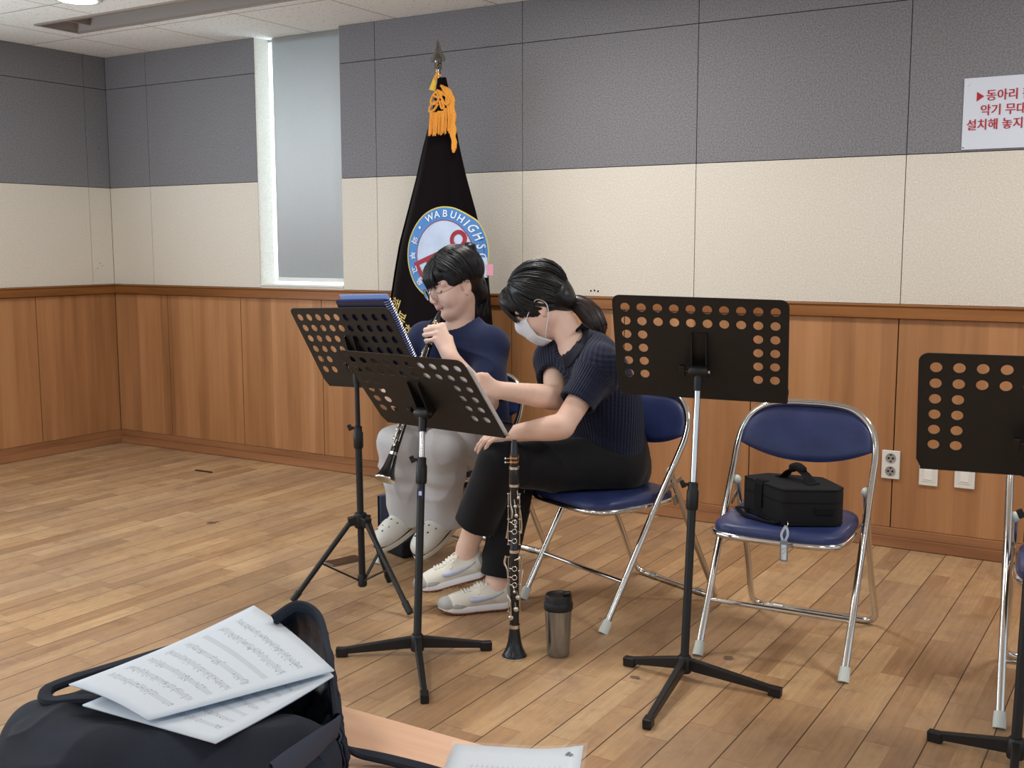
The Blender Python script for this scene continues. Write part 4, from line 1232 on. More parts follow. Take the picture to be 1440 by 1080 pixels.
# ================================================================== school flag on a pole
M_VELVET = mat('flag_velvet', (12, 5, 7), 0.9, sheen=0.04, bump=(500, 0.2, 0.001), spec=0.1)
M_GOLDT = mat('gold_thread', (226, 150, 36), 0.6, var=(220, 0.25), bump=(900, 0.5, 0.001), sheen=0.2)
M_EMB_W = mat('emblem_white', (186, 202, 226), 0.6, var=(9, 0.10), bump=(30, 0.35, 0.003))
M_EMB_B = mat('emblem_blue', (70, 130, 196), 0.6, bump=(1200, 0.3, 0.0006))
M_EMB_R = mat('emblem_red', (150, 24, 44), 0.6, bump=(1200, 0.3, 0.0006))
M_EMB_Y = mat('emblem_yellow', (206, 190, 96), 0.6)
M_EMB_T = mat('emblem_letters', (226, 232, 240), 0.6)
FY = -0.30
px_l = [(610, 108), (602, 150), (590, 200), (580, 245), (568, 295), (556, 345), (549, 385), (543, 425), (541, 470), (546, 540), (556, 620), (566, 680)]
px_r = [(622, 108), (633, 165), (640, 205), (650, 250), (663, 295), (674, 340), (680, 385), (683, 430), (687, 475), (690, 540), (692, 620), (692, 680)]
tab = []
for l, r in zip(px_l, px_r):
    a, c = ony(*l, FY), ony(*r, FY); z = 0.5*(a[2]+c[2]); tab.append((z, a[0], c[0]))
tab = np.array(tab[::-1])
def flag_lr(z):
    return np.interp(z, tab[:, 0], tab[:, 1]), np.interp(z, tab[:, 0], tab[:, 2])
def flag_pt(x, z, off=0.0):
    xl, xr = flag_lr(z); w = (xr-xl)/2; s = np.clip((x-(xl+xr)/2)/w, -1, 1)
    dep = 0.30*w
    pl = 0.016*w/0.3*(np.sin(s*9+1.2*np.sin(z*2.2)+0.6)*np.clip(np.abs(s)*1.6-0.5, 0, 1))
    y = FY + 0.03 - dep*np.maximum(0, 1-np.abs(s)**3.2) - pl
    return V3(x, y-off, z)
zs = np.linspace(tab[0, 0], tab[-1, 0], 70)
fb = V3((flag_lr(1.2)[0]+flag_lr(1.2)[1])/2+0.02, FY+0.06, 0)
root = empty('school_flag', 'dark school flag with round blue and white emblem hanging on a pole against the wall', 'flag', fb)
P = np.zeros((len(zs), 61, 3)); B = P.copy()
for i, z in enumerate(zs):
    xl, xr = flag_lr(z)
    for j in range(61):
        s = -math.cos(pi*j/60); x = (xl+xr)/2 + s*(xr-xl)/2
        P[i, j] = flag_pt(x, z) - fb; B[i, j] = P[i, j]; B[i, j, 1] = (FY+0.03-fb[1]) + 0.10*(xr-xl)*math.sqrt(max(0, 1-s*s))*1.0
b = MB(); b.grid(P); b.grid(B[:, ::-1]); cl = b.build('flag_cloth', M_VELVET, root, angle=80)
# emblem, laid over the cloth
EC = ony(613, 357, -0.40); ER = 0.2135
ex, ez = EC[0], EC[2]
def onflag(x, z, off): return flag_pt(x, z, off) - fb
def disc(r0, r1, off, m, name, nr=10, na=96):
    b = MB(); P = np.zeros((na+1, nr+1, 3))
    for i in range(na+1):
        a = 2*pi*i/na
        for j in range(nr+1):
            r = r0 + (r1-r0)*j/nr; P[i, j] = onflag(ex + r*math.cos(a)*0.97, ez + r*math.sin(a)*1.03, off)
    b.grid(P[::-1]); return b.build(name, m, cl, angle=80)
em = disc(0.0, 0.152, 0.004, M_EMB_W, 'emblem_field')
disc(0.150, 0.2085, 0.0045, M_EMB_B, 'emblem_ring'); disc(0.2075, ER, 0.005, M_EMB_Y, 'emblem_edge', 2); disc(0.1495, 0.153, 0.0052, M_EMB_R, 'emblem_line', 1)
def ring_text(s, ang, size, inward=False, bold=0.0006):
    V, F = text_mesh(s, size, 0.0002, bold, 'CENTER')
    a = math.radians(ang); r = 0.180
    rot = a - pi/2 if not inward else a + pi/2
    cx, cz = r*math.cos(a)*0.97, r*math.sin(a)*1.03
    c, q = math.cos(rot), math.sin(rot)
    return [tuple(onflag(ex + cx + x*c - y*q, ez + cz + x*q + y*c, 0.0080 + zz)) for x, y, zz in V], F
def letter(*a):
    b = MB(); b.add(*ring_text(*a)); b.build('emblem_letter', M_EMB_T, cl, smooth=False)
for ch, an in (('W', 116), ('A', 102), ('B', 87.5), ('U', 73.5), ('H', 60), ('I', 49.5), ('G', 39), ('H', 25), ('S', 10.5), ('C', -4), ('H', -18), ('O', -32), ('O', -46), ('L', -59)):
    letter(ch, an, 0.046)
for ch, an in (('와', 160), ('부', 183), ('고', 204), ('등', 225), ('학', 246), ('교', 267)): letter(ch, an, 0.040, True)
letter('•', 139, 0.05)
# red key
def ep(u, v): 
    p = ony(u, v, FY-0.09); return p[0]-ex, p[2]-ez
def strip(mb, a, c, w, off):
    a = np.array(ep(*a)); c = np.array(ep(*c)); d = nrm(c-a); n_ = np.array([-d[1], d[0]])*w/2
    k = 8; P = np.zeros((k+1, 2, 3))
    for i in range(k+1):
        m = a + (c-a)*i/k
        for j, sgn in enumerate((1, -1)): q = m + sgn*n_; P[i, j] = onflag(ex+q[0], ez+q[1], off)
    mb.grid(P); mb.grid(P[:, ::-1] + [0, -0.0004, 0])
b = MB()
strip(b, (630, 347), (576, 372.5), 0.021, 0.0058); strip(b, (579, 371), (591, 395), 0.022, 0.0060); strip(b, (594, 365), (603, 384), 0.019, 0.0062); strip(b, (589, 393), (604, 385), 0.018, 0.0060); strip(b, (610, 357), (618, 374), 0.019, 0.0062)
k0 = ep(634.5, 336.5); n = 36; P = np.zeros((n+1, 2, 3))
for i in range(n+1):
    a = 2*pi*i/n
    for j, r in enumerate((0.0235, 0.0425)): P[i, j] = onflag(ex+k0[0]+r*math.cos(a), ez+k0[1]+r*1.03*math.sin(a), 0.0066)
b.grid(P[::-1]); b.build('emblem_key', M_EMB_R, cl, angle=80)
# folded tip of a second badge peeping out at the right edge
b = MB()
for (u0, v0, u1, v1, mi) in ((663, 362, 672, 391, 0), (671, 372, 680, 388, 1)):
    a, c = ony(u0, v0, FY-0.05), ony(u1, v1, FY-0.05); P = np.zeros((6, 6, 3))
    for i in range(6):
        for j in range(6): P[i, j] = onflag(a[0]+(c[0]-a[0])*i/5, c[2]+(a[2]-c[2])*j/5, 0.008+0.002*mi)
    b.grid(P, mi)
b.build('badge_patch', [M_EMB_W, mat('badge_pink', (226, 152, 170), 0.6)], cl, angle=80)
# gold writing down the left edge
b = MB()
for ch, (u, v), an in (('행', (558, 430), -52), ('복', (567, 449), -57), ('학', (578, 468), -60), ('교', (588, 487), -62)):
    V, F = text_mesh(ch, 0.074, 0.0002, 0.0004, 'CENTER'); p = ony(u, v, FY-0.03); a = math.radians(an+30)
    c, q = math.cos(a), math.sin(a)
    b.add([tuple(onflag(p[0]+x*c-y*q, p[2]+x*q+y*c, 0.004+zz)) for x, y, zz in V], F)
b.build('gold_lettering', mat('gold_embroidery', (206, 178, 96), 0.5), cl, smooth=False)
# pole, spear head, cords
ptop = ony(616, 96, FY+0.06); pb = V3(ptop[0], FY+0.06, 0)
o = lambda p: np.array(p, float) - fb
b = MB(); b.tube([o(V3(ptop[0]-0.0, FY+0.06, 0.03)), o(V3(ptop[0], FY+0.06, ptop[2]+0.0))], 0.0125, 16); pole = b.build('flag_pole', mat('pole_steel', (150, 150, 148), 0.25, 1.0), root)
b = MB(); z0, z1 = ony(616, 84, FY+0.06)[2], ony(616, 55, FY+0.06)[2]; L_ = z1-z0
M_ = Matrix.Translation(tuple(o(V3(ptop[0], FY+0.06, z0))))
M_SC = Matrix.Diagonal((1, 0.45, 1, 1))
b.lathe([(0.0, -0.002), (0.018, 0.0), (0.040, -0.006), (0.036, 0.012), (0.022, 0.034), (0.013, 0.058), (0.006, 0.082), (0.0005, L_)], 28, M_ @ M_SC); b.build('spear_head', mat('pole_steel', (150, 150, 148), 0.25, 1.0), pole)
b = MB(); b.lathe([(0.0, -0.045), (0.015, -0.045), (0.019, -0.038), (0.015, -0.030), (0.020, -0.022), (0.016, -0.014), (0.019, -0.006), (0.012, 0.001), (0.0, 0.002)], 20, M_); b.build('collar', mat('pole_steel', (150, 150, 148), 0.25, 1.0), pole)
b = MB(); b.lathe([(0.0, 0.0), (0.17, 0.0), (0.17, 0.02), (0.05, 0.04), (0.025, 0.16), (0.014, 0.17), (0.0, 0.17)], 28, Matrix.Translation(tuple(o(V3(ptop[0], FY+0.06, 0.0))))); b.build('flag_base', mat('pole_steel', (150, 150, 148), 0.25, 1.0), root)
g = lambda u, v, y=FY-0.04: o(ony(u, v, y))
b = MB()
b.tube(cr([g(615, 101), g(613, 108), g(609, 118), g(611, 129)], 5), [0.006]*15+[0.011], 8) if False else None
for pts in ([(616, 100), (612, 108), (609, 116), (612, 122)], [(620, 106), (614, 107), (613, 112)], [(612, 130), (607, 138), (606, 145), (612, 146), (617, 138), (613, 128)], [(617, 128), (622, 140), (628, 147), (632, 142), (626, 134), (618, 130)],
            [(612, 142), (605, 150), (604, 157), (610, 155), (616, 146)], [(618, 142), (621, 152), (624, 150), (621, 141)], [(614, 128), (610, 134), (618, 137), (622, 131), (615, 127)]):
    P = cr([g(u, v) for u, v in pts], 6); b.tube(P, 0.0055, 8)
b.build('knotted_cord', M_GOLDT, root)
def strands(name, top, bot, n, w0, w1, r=0.0032):
    b = MB()
    for i in range(n):
        t_ = (i+0.5)/n-0.5; dy = random.uniform(-0.012, 0.012)
        a = g(top[0]+t_*w0, top[1]) + [0, dy*0.5, 0]; c = g(bot[0]+t_*w1+random.uniform(-.4, .4), bot[1]+random.uniform(-2.5, 1.5)) + [0, dy, 0]
        m = (a+c)/2 + [random.uniform(-.003, .003), random.uniform(-.004, .004), 0]
        b.tube(cr([a, m, c], 3), r, 6)
    b.build(name, M_GOLDT, root)
b = MB(); b.tube(cr([g(611, 112), g(610, 118), g(608, 127)], 4), np.linspace(0.008, 0.017, 9), 10); b.build('small_tassel', mat('tassel_yellow', (226, 184, 62), 0.6, bump=(500, .5, .001)), root)
strands('tassel', (610, 158), (609, 190), 14, 10, 13); strands('tassel', (620, 156), (620, 189), 12, 9, 12); strands('tassel', (629, 152), (629, 186), 10, 8, 11)
b = MB()
for k in range(5):
    P = cr([g(620+k*1.8, 121+k*0.5, FY-0.02), g(627+k*2.2, 133, FY-0.035), g(631+k*2.0, 160, FY-0.03), g(634+k*1.4, 185, FY-0.03), g(638.5+k*0.5, 214-k*2, FY-0.03)], 6)
    b.tube([p + [0.004*math.sin(i*1.3+k), 0, 0.002*math.cos(i*1.7+k)] for i, p in enumerate(P)], 0.0062, 7)
b.build('fringe_tail', M_GOLDT, root)

# ================================================================== low table, tote bag, papers in front
TZ = 0.515
def m_tabletop():
    t = NT('table_laminate'); co = t.coord()
    f = t.noise(t.mapping(co, (2.5, 45, 45)), 1.0, 4, 0.55)
    t.base(t.ramp(f, [(0.3, lin((222, 170, 132))), (0.7, lin((236, 190, 152)))])); t.rough(0.38)
    return t.m
M_TABLE = m_tabletop()
te = onz(475, 990, TZ); tx0 = onz(0, 1043, TZ)[0] - 0.01
ty1 = te[1]; ty0 = ty1 - 0.62; tx1 = tx0 + 1.35
root = empty('low_table', 'low table with a pale peach wood top under the black tote bag', 'table', ((tx0+tx1)/2, (ty0+ty1)/2, 0))
W2, D2 = (tx1-tx0)/2, (ty1-ty0)/2
b = MB(); b.box((-W2, -D2, TZ-0.028), (W2, D2, TZ)); b.build('table_top', M_TABLE, root, smooth=False, bevel=0.003)
b = MB()
for s in (-1, 1): b.box((-W2+0.05, s*(D2-0.05)-0.01, TZ-0.075), (W2-0.05, s*(D2-0.05)+0.01, TZ-0.028))
for s in (-1, 1): b.box((s*(W2-0.05)-0.01, -D2+0.05, TZ-0.075), (s*(W2-0.05)+0.01, D2-0.05, TZ-0.028))
b.build('apron', M_TABLE, root, smooth=False)
for sx in (-1, 1):
    for sy in (-1, 1):
        b = MB(); b.beam((sx*(W2-0.05), sy*(D2-0.05), TZ-0.028), (sx*(W2-0.05), sy*(D2-0.05), 0.0), 0.04, 0.04, up=(0, 1, 0)); b.build('leg', M_TABLE, root, smooth=False, bevel=0.003)

# clear sheet protector lying at the far edge of the table
t = NT('clear_plastic'); t.base((0.95, 0.97, 1, 1)); t.rough(0.10)
tp_ = t.n('ShaderNodeBsdfTransparent'); mx = t.n('ShaderNodeMixShader'); mx.inputs[0].default_value = 0.13
t.link(tp_.outputs[0], mx.inputs[1]); t.link(t.b.outputs[0], mx.inputs[2]); t.link(mx.outputs[0], t.t.nodes['Material Output'].inputs[0])
M_CLEAR = t.m
def m_form():
    t = NT('printed_form'); uv = t.coord('UV'); sep = t.n('ShaderNodeSeparateXYZ'); t.link(uv, sep.inputs[0]); U_, V_ = sep.outputs[0], sep.outputs[1]
    gx = t.math('LESS_THAN', t.math('FRACT', t.math('MULTIPLY', U_, 26)), 0.10); gy = t.math('LESS_THAN', t.math('FRACT', t.math('MULTIPLY', V_, 40)), 0.12)
    g_ = t.math('MAXIMUM', gx, gy)
    inx = t.math('MULTIPLY', t.math('GREATER_THAN', U_, 0.16), t.math('LESS_THAN', U_, 0.86)); iny = t.math('MULTIPLY', t.math('GREATER_THAN', V_, 0.1), t.math('LESS_THAN', V_, 0.80))
    g_ = t.math('MULTIPLY', t.math('MULTIPLY', g_, inx), iny)
    t.base(t.mix(t.math('MULTIPLY', g_, 0.6), lin((216, 226, 236)), lin((110, 130, 150)))); t.rough(0.6)
    return t.m
fa, fbx = onz(637, 1043, TZ+0.004), onz(827, 1047, TZ+0.012)
ax_ = nrm((fbx-fa)*[1, 1, 0]); ay_ = V3(ax_[1], -ax_[0], 0)       # towards the viewer
if ay_[1] > 0: ay_ = -ay_
def curl(s, t_): return 0.004 + 0.010*max(0, s-0.55)**2/0.2 + 0.004*(1-t_)**2
P = np.zeros((12, 12, 3)); Q = P.copy()
wd = np.linalg.norm((fbx-fa)[:2])
for i in range(12):
    for j in range(12):
        s, t_ = i/11, j/11
        p = fa + ax_*wd*(0.02+0.95*s) + ay_*(0.008 + 0.285*(1-t_)); p[2] = TZ + curl(s, 1-(1-t_))*1.0 + 0.0002; P[i, j] = p
        p = fa + ax_*wd*s + ay_*(0.30*(1-t_)); p[2] = TZ + curl(s, 1-(1-t_)) + 0.0012; Q[i, j] = p
o0 = P.reshape(-1, 3).mean(0); o0[2] = TZ
root = empty('sheet_protector', 'clear plastic sheet protector with a printed white form at the far table edge', 'sheet protector', o0)
sheet('printed_form', None, P, m_form(), 0.0004, o0, root)
b = MB(); b.grid(Q - o0); b.build('clear_cover', M_CLEAR, root)
b = MB()
for k in range(3): b.box((-0.006+k*0.006, -0.004, 0), (-0.002+k*0.006, 0.006-k*0.003, 0.0006))
p = P[10, 10] - o0
b.v = [tuple(V3(*q) + p + [0, 0, 0.0008]) for q in b.v]; b.build('corner_mark', mat('slip_ink', (120, 125, 132), 0.7), root, smooth=False)

# tote bag: a slumped canvas body with an open mouth, built as one hollow skin
M_CANVAS = mat('black_canvas', (40, 45, 55), 0.85, bump=(900, 0.45, 0.0012), var=(6, 0.25), spec=0.2)
M_LINING = mat('bag_lining', (42, 51, 70), 0.5, bump=(60, 0.5, 0.006), spec=0.4)
bc = at(250, 1040, 1.60)
def Bp(u, v, d): return at(u, v, d)
F_ = Field((4.30, -3.95, TZ-0.005), (5.02, -3.24, TZ+0.30), 0.0045)
ctrl = [((58, 1022), 1.55, .036), ((140, 1025), 1.56, .046), ((230, 1020), 1.58, .050), ((320, 1000), 1.62, .050), ((400, 985), 1.65, .048)]
pts = [(*onz(u, v, TZ+r*0.95), r) for (u, v), d, r in ctrl]
F_.sweep([(*p[:3], p[3]) for p in pts], 0.03, 0)
# near side of the bag sagging over the table towards the viewer
pts2 = [(*onz(u, v, TZ+r*0.9), r) for (u, v), r in (((44, 1045), .034), ((120, 1085), .040), ((220, 1100), .044), ((330, 1098), .046), ((430, 1075), .044))]
F_.sweep(pts2, 0.05, 0)
Rh = nrm(CR*[1, 1, 0]); Fh = nrm(CF*[1, 1, 0])
F_.box(onz(238, 1076, TZ+.038), (0.216, 0.082, 0.038), (nrm(Rh + 0.12*Fh), nrm(Fh - 0.12*Rh), V3(0, 0, 1)), 0.012, 0.015, 0)
# raised mouth on the far right
ring = [onz(u, v, z) for u, v, z in ((385, 872, TZ+.150), (418, 853, TZ+.165), (447, 868, TZ+.155), (460, 910, TZ+.135), (466, 955, TZ+.115), (474, 1010, TZ+.085), (480, 1050, TZ+.06))]
F_.ell(onz(412, 985, TZ+0.085), (0.050, 0.075, 0.050), (nrm(CR*[1, 1, 0]), nrm(V3(-CR[1], CR[0], 0)), V3(0, 0, 1)), 0.02, 1, 's')
F_.half((0, 0, TZ+0.0012), (0, 0, -1))
def cloth(v):
    r = 1 - np.abs(wob(v, 17, 13))
    return 0.0045*wob(v, 24, 3) + 0.0018*wob(v, 70, 5) + 0.007*np.clip(r, -1, 1)**3 - .003
bag0 = V3(4.66, -3.6, TZ)
bagroot = empty('tote_bag', 'slumped black canvas tote bag with open mouth lying on the low table', 'bag', bag0)
F_.build('bag_body', [M_CANVAS, M_LINING], bagroot, disp=lambda v: cloth(v)*np.clip((v[:, 2]-TZ-0.003)/0.02, 0, 1), relax=2, loc=bag0)
def strap(name, pts, w, th_, m=M_CANVAS, up=(0, 0, 1)):
    P = cr(pts, 8); b = MB(); V = []
    L_ = np.zeros((len(P), 9, 3))
    for i in range(len(P)):
        d = nrm(P[min(i+1, len(P)-1)] - P[max(i-1, 0)]); x = nrm(np.cross(d, up)); u = np.cross(x, d)
        for j in range(9):
            a = 2*pi*j/8; c, s_ = math.cos(a), math.sin(a)
            L_[i, j] = P[i] + x*w/2*math.copysign(abs(c)**.6, c) + u*th_/2*math.copysign(abs(s_)**.6, s_) - bag0
    b.grid(L_); return b.build(name, m, bagroot)
# the standing far side of the mouth: a crumpled canvas wall, lining towards us
rim_ = cr(ring, 5); low = cr([onz(u, v, z) for u, v, z in ((352, 905, TZ+.05), (368, 925, TZ+.045), (384, 950, TZ+.04), (396, 985, TZ+.035), (402, 1015, TZ+.03), (408, 1045, TZ+.03), (418, 1070, TZ+.03))], 5)
nr = 14; P = np.zeros((len(rim_), nr+1, 3))
for i in range(len(rim_)):
    for j in range(nr+1):
        t_ = j/nr; q = rim_[i]*(1-t_) + low[i]*t_
        out_ = nrm(V3(rim_[i][0]-4.60, rim_[i][1]+3.62, 0))
        q = q + out_*(0.030*math.sin(pi*t_)) + V3(0, 0, -0.020*math.sin(pi*t_)) + out_*0.004*math.sin(i*0.9+t_*7)*t_ + out_*0.003*math.sin(i*2.1-t_*11)
        P[i, j] = q - bag0
b = MB(); b.grid(P); b.build('mouth_wall', M_LINING, bagroot, solid=0.003, angle=80)
P2 = P + np.array([nrm(V3(r[0]-4.60, r[1]+3.62, 0))*0.004 for r in rim_])[:, None, :]
b = MB(); b.grid(P2[:, ::-1]); b.build('outer_wall', M_CANVAS, bagroot, solid=0.002, angle=80)
strap('handle', [onz(330, 893, TZ+.10), onz(260, 908, TZ+.105), onz(170, 935, TZ+.10), onz(95, 958, TZ+.10), onz(66, 972, TZ+.095), onz(70, 986, TZ+.092), onz(120, 984, TZ+.098), onz(165, 985, TZ+.098)], 0.020, 0.012)
strap('handle', [onz(440, 1068, TZ+.07), onz(470, 1048, TZ+.045), onz(500, 1058, TZ+.018), onz(545, 1068, TZ+.010), onz(600, 1082, TZ+.009), onz(650, 1098, TZ+.009)], 0.022, 0.009)
strap('mouth_hem', [p + V3(0, 0, 0.001) for p in ring[:-1]], 0.010, 0.018, M_CANVAS)
strap('hem_facing', [onz(385, 1092, TZ+.105), onz(418, 1066, TZ+.104), onz(450, 1042, TZ+.098), onz(475, 1022, TZ+.088)], 0.034, 0.006, mat('canvas_facing', (48, 54, 70), 0.8, bump=(900, 0.5, 0.001)), up=nrm(-CF))

# pale rolled cloth tucked into the mouth of the bag
P_ = cr([onz(378, 884, TZ+.095), onz(392, 890, TZ+.098), onz(408, 899, TZ+.095), onz(424, 910, TZ+.088)], 6); c_m = P_.mean(0); b = MB()
b.tube([p - c_m for p in P_], [.010 + .0035*math.sin(i*1.1) for i in range(len(P_))], 12)
tag(b.build('rolled_cloth', mat('pale_blue_cloth', (150, 170, 200), 0.8, bump=(200, .5, .003)), loc=c_m), 'pale blue rolled cloth tucked inside the open mouth of the tote bag', 'cloth')

# two sheets of music lying over the bag
def paper(name, label, corners, m, sag, group):
    p0, p1, p2, p3 = [np.array(c, float) for c in corners]     # p0-p1 short side, p1-p2 long
    n = 16; P = np.zeros((n, n, 3))
    for i in range(n):
        for j in range(n):
            s, t_ = i/(n-1), j/(n-1)
            q = (p0*(1-s)+p1*s)*(1-t_) + (p3*(1-s)+p2*s)*t_
            q[2] += sag(s, t_); P[i, j] = q
    return sheet(name, label, P, m, 0.0022, None, None, 'sheet music', group)
ZP = TZ + 0.128
M_SC_A = m_score('score_top', (208, 219, 230), 0.55, 10, 1.0); M_SC_B = m_score('score_under', (208, 219, 230), 0.5, 11, 7.0)  # white paper with the cool daylight cast mixed into its base colour
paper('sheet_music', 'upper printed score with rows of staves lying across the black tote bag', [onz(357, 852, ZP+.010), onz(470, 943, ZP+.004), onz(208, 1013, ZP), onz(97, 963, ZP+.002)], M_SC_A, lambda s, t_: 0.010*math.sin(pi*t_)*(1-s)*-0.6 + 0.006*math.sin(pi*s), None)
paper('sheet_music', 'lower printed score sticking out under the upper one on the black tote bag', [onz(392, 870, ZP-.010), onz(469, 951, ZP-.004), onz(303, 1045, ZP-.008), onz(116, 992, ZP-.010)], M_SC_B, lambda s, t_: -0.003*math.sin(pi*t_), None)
# ================================================================== people
def m_skin(name, c, c2):
    t = NT(name); co = t.coord()
    f = t.noise(co, 9, 4)
    t.base(t.ramp(f, [(0.3, lin(c2)), (0.7, lin(c))]))
    t.rough(0.52); t.b.inputs['Subsurface Weight'].default_value = 0.12
    t.b.inputs['Subsurface Radius'].default_value = (0.010, 0.004, 0.002); t.b.inputs['Subsurface Scale'].default_value = 0.5
    t.b.inputs['Specular IOR Level'].default_value = 0.35
    t.bump(t.noise(co, 420, 3), 0.06, 0.0008)
    return t.m
M_SKIN = m_skin('skin', (238, 205, 187), (228, 189, 169))
M_LIP = mat('lips', (200, 142, 128), 0.5)
M_BROW = mat('brow_dark', (38, 30, 28), 0.7)
def m_hair(name, c0, c1):
    t = NT(name); co = t.coord()
    f = t.noise(t.mapping(co, (1, 1, 1)), 140, 3, 0.7)
    t.base(t.ramp(f, [(0.3, lin(c0)), (0.75, lin(c1))])); t.rough(0.38)
    t.b.inputs['Specular IOR Level'].default_value = 0.5; t.b.inputs['Anisotropic'].default_value = 0.5
    return t.m
M_HAIR = m_hair('black_hair', (9, 9, 11), (22, 21, 24)); M_HAIRB = m_hair('brown_black_hair', (24, 16, 15), (52, 36, 32))
def m_fabric(name, c, scale=1500, st=0.35, rough=0.9, var=0.12, fold=0.0):
    t = NT(name); co = t.coord()
    l = lin(c); d = tuple(x*(1-var) for x in l[:3]) + (1,); li = tuple(min(1, x*(1+var)) for x in l[:3]) + (1,)
    t.base(t.ramp(t.noise(co, 320, 3), [(0.3, d), (0.7, li)])); t.rough(rough); t.b.inputs['Specular IOR Level'].default_value = 0.2
    t.b.inputs['Sheen Weight'].default_value = 0.10; t.b.inputs['Sheen Roughness'].default_value = 0.5
    h = t.noise(co, scale, 3)
    if fold: h = t.math('ADD', t.math('MULTIPLY', h, 0.15), t.math('MULTIPLY', t.noise(t.mapping(co, (1, 1, .6)), 16, 3, 0.5), fold))
    t.bump(h, st, 0.003 if fold else 0.001)
    return t.m
def m_knit(name, c):
    """ribbed cable knit: ribs follow the 'rib' attribute around the body"""
    t = NT(name)
    a = t.n('ShaderNodeAttribute', attribute_name='rib').outputs['Fac']; v = t.n('ShaderNodeAttribute', attribute_name='run').outputs['Fac']
    s1 = t.math('SINE', t.math('MULTIPLY', a, 2*pi/0.0098)); 
    tw = t.math('MULTIPLY', t.math('SINE', t.math('ADD', t.math('MULTIPLY', v, 2*pi/0.014), t.math('MULTIPLY', a, 2*pi/0.0196))), 0.45)
    h = t.math('ADD', s1, tw)
    l = lin(c); 
    t.base(t.mix(t.math('MULTIPLY', t.math('ADD', h, 1.45), 0.33), tuple(x*0.82 for x in l[:3]) + (1,), tuple(min(1, x*1.12) for x in l[:3]) + (1,)))
    t.rough(0.88); t.b.inputs['Specular IOR Level'].default_value = 0.2; t.b.inputs['Sheen Weight'].default_value = 0.1
    t.bump(h, 0.65, 0.0022)
    return t.m
M_TEE = m_fabric('navy_tee', (27, 35, 66), fold=0.7, st=0.5); M_SWEAT = m_fabric('grey_sweatpants', (194, 194, 196), fold=0.9, st=0.5, var=0.08)
M_TROUS = m_fabric('black_trousers', (17, 17, 20), fold=0.5, st=0.3, rough=0.75); M_KNIT = m_knit('navy_cable_knit', (26, 32, 54))
M_RIB = m_fabric('navy_rib_trim', (16, 19, 34)); M_MASK = m_fabric('white_mask', (232, 234, 240), 900, 0.2, 0.8, 0.03)
M_CROC = mat('clog_white', (222, 222, 214), 0.45); M_CROCL = mat('clog_line', (30, 32, 44), 0.6)
M_SHOE = mat('shoe_offwhite', (222, 219, 206), 0.7, bump=(900, 0.3, 0.0008)); M_SUEDE = mat('shoe_grey_suede', (168, 168, 166), 0.9, bump=(600, 0.3, 0.001))
M_MID = mat('shoe_midsole', (232, 233, 236), 0.5); M_GUM = mat('shoe_gum_sole', (120, 70, 48), 0.6); M_SWOOSH = mat('shoe_mark', (188, 196, 218), 0.4); M_LACE = mat('shoe_lace', (232, 230, 222), 0.8)

class Ax:
    """local frame: forward f, left l, up u (metres), scaled"""
    def __init__(s, O, f, up, sc=1.0):
        s.O = np.array(O, float); s.f = nrm(f); s.l = nrm(np.cross(up, s.f)); s.u = np.cross(s.f, s.l); s.s = sc
    def p(s, a, b, c): return s.O + s.s*(a*s.f + b*s.l + c*s.u)
    def axes(s): return (s.f, s.l, s.u)

def head_field(F, H, eyes='down'):
    A = H.axes(); S = H.s; E = lambda a, b, c, r, k, tag=0, op='u': F.ell(H.p(a, b, c), np.array(r)*S, A, k*S, tag, op)
    C = lambda p, q, r0, r1, k, tag=0, op='u': F.cone(H.p(*p), H.p(*q), r0*S, r1*S, k*S, tag, op)
    E(-.018, 0, .036, (.090, .073, .084), 0)
    E(.020, 0, -.022, (.066, .062, .082), .03)
    C((.005, 0, -.062), (.064, 0, -.094), .036, .019, .03)
    for s in (-1, 1):
        C((.0, s*.048, -.045), (.05, s*.022, -.085), .022, .018, .025)          # jaw line
        E(.050, s*.036, -.030, (.030, .027, .030), .02)                          # cheek
        C((.074, s*.012, .030), (.062, s*.050, .028), .012, .010, .015)          # brow ridge
        E(.088, s*.032, .008, (.012, .019, .012), .010, 0, 's')                  # socket
        E(.070, s*.032, .006, (.0165, .0165, .0155), .004)                       # lid over the eyeball
        C((.0855, s*.020, -.001), (.080, s*.046, -.0005), .0016, .0014, 0, 2)    # lashes
        C((.0865, s*.016, .027), (.077, s*.050, .031), .0024, .0016, .001, 2)    # eyebrow
        E(.094, s*.011, -.032, (.010, .0085, .007), .006)                        # nostril wing
        # ear
        E(-.012, s*.076, -.004, (.017, .007, .030), .004); E(-.006, s*.083, .0, (.010, .006, .019), .004, 0, 's'); C((-.006, s*.076, -.034), (-.002, s*.075, -.028), .006, .006, .004)
    C((.082, 0, .014), (.101, 0, -.024), .008, .0098, .012)                      # nose
    C((.087, 0, -.044), (.088, 0, -.050), .010, .010, .012)
    for s in (-1, 1):
        C((.0925, 0, -.0535), (.083, s*.020, -.057), .0042, .0026, .004, 1); C((.0915, 0, -.0625), (.082, s*.019, -.0585), .0048, .0028, .004, 1)

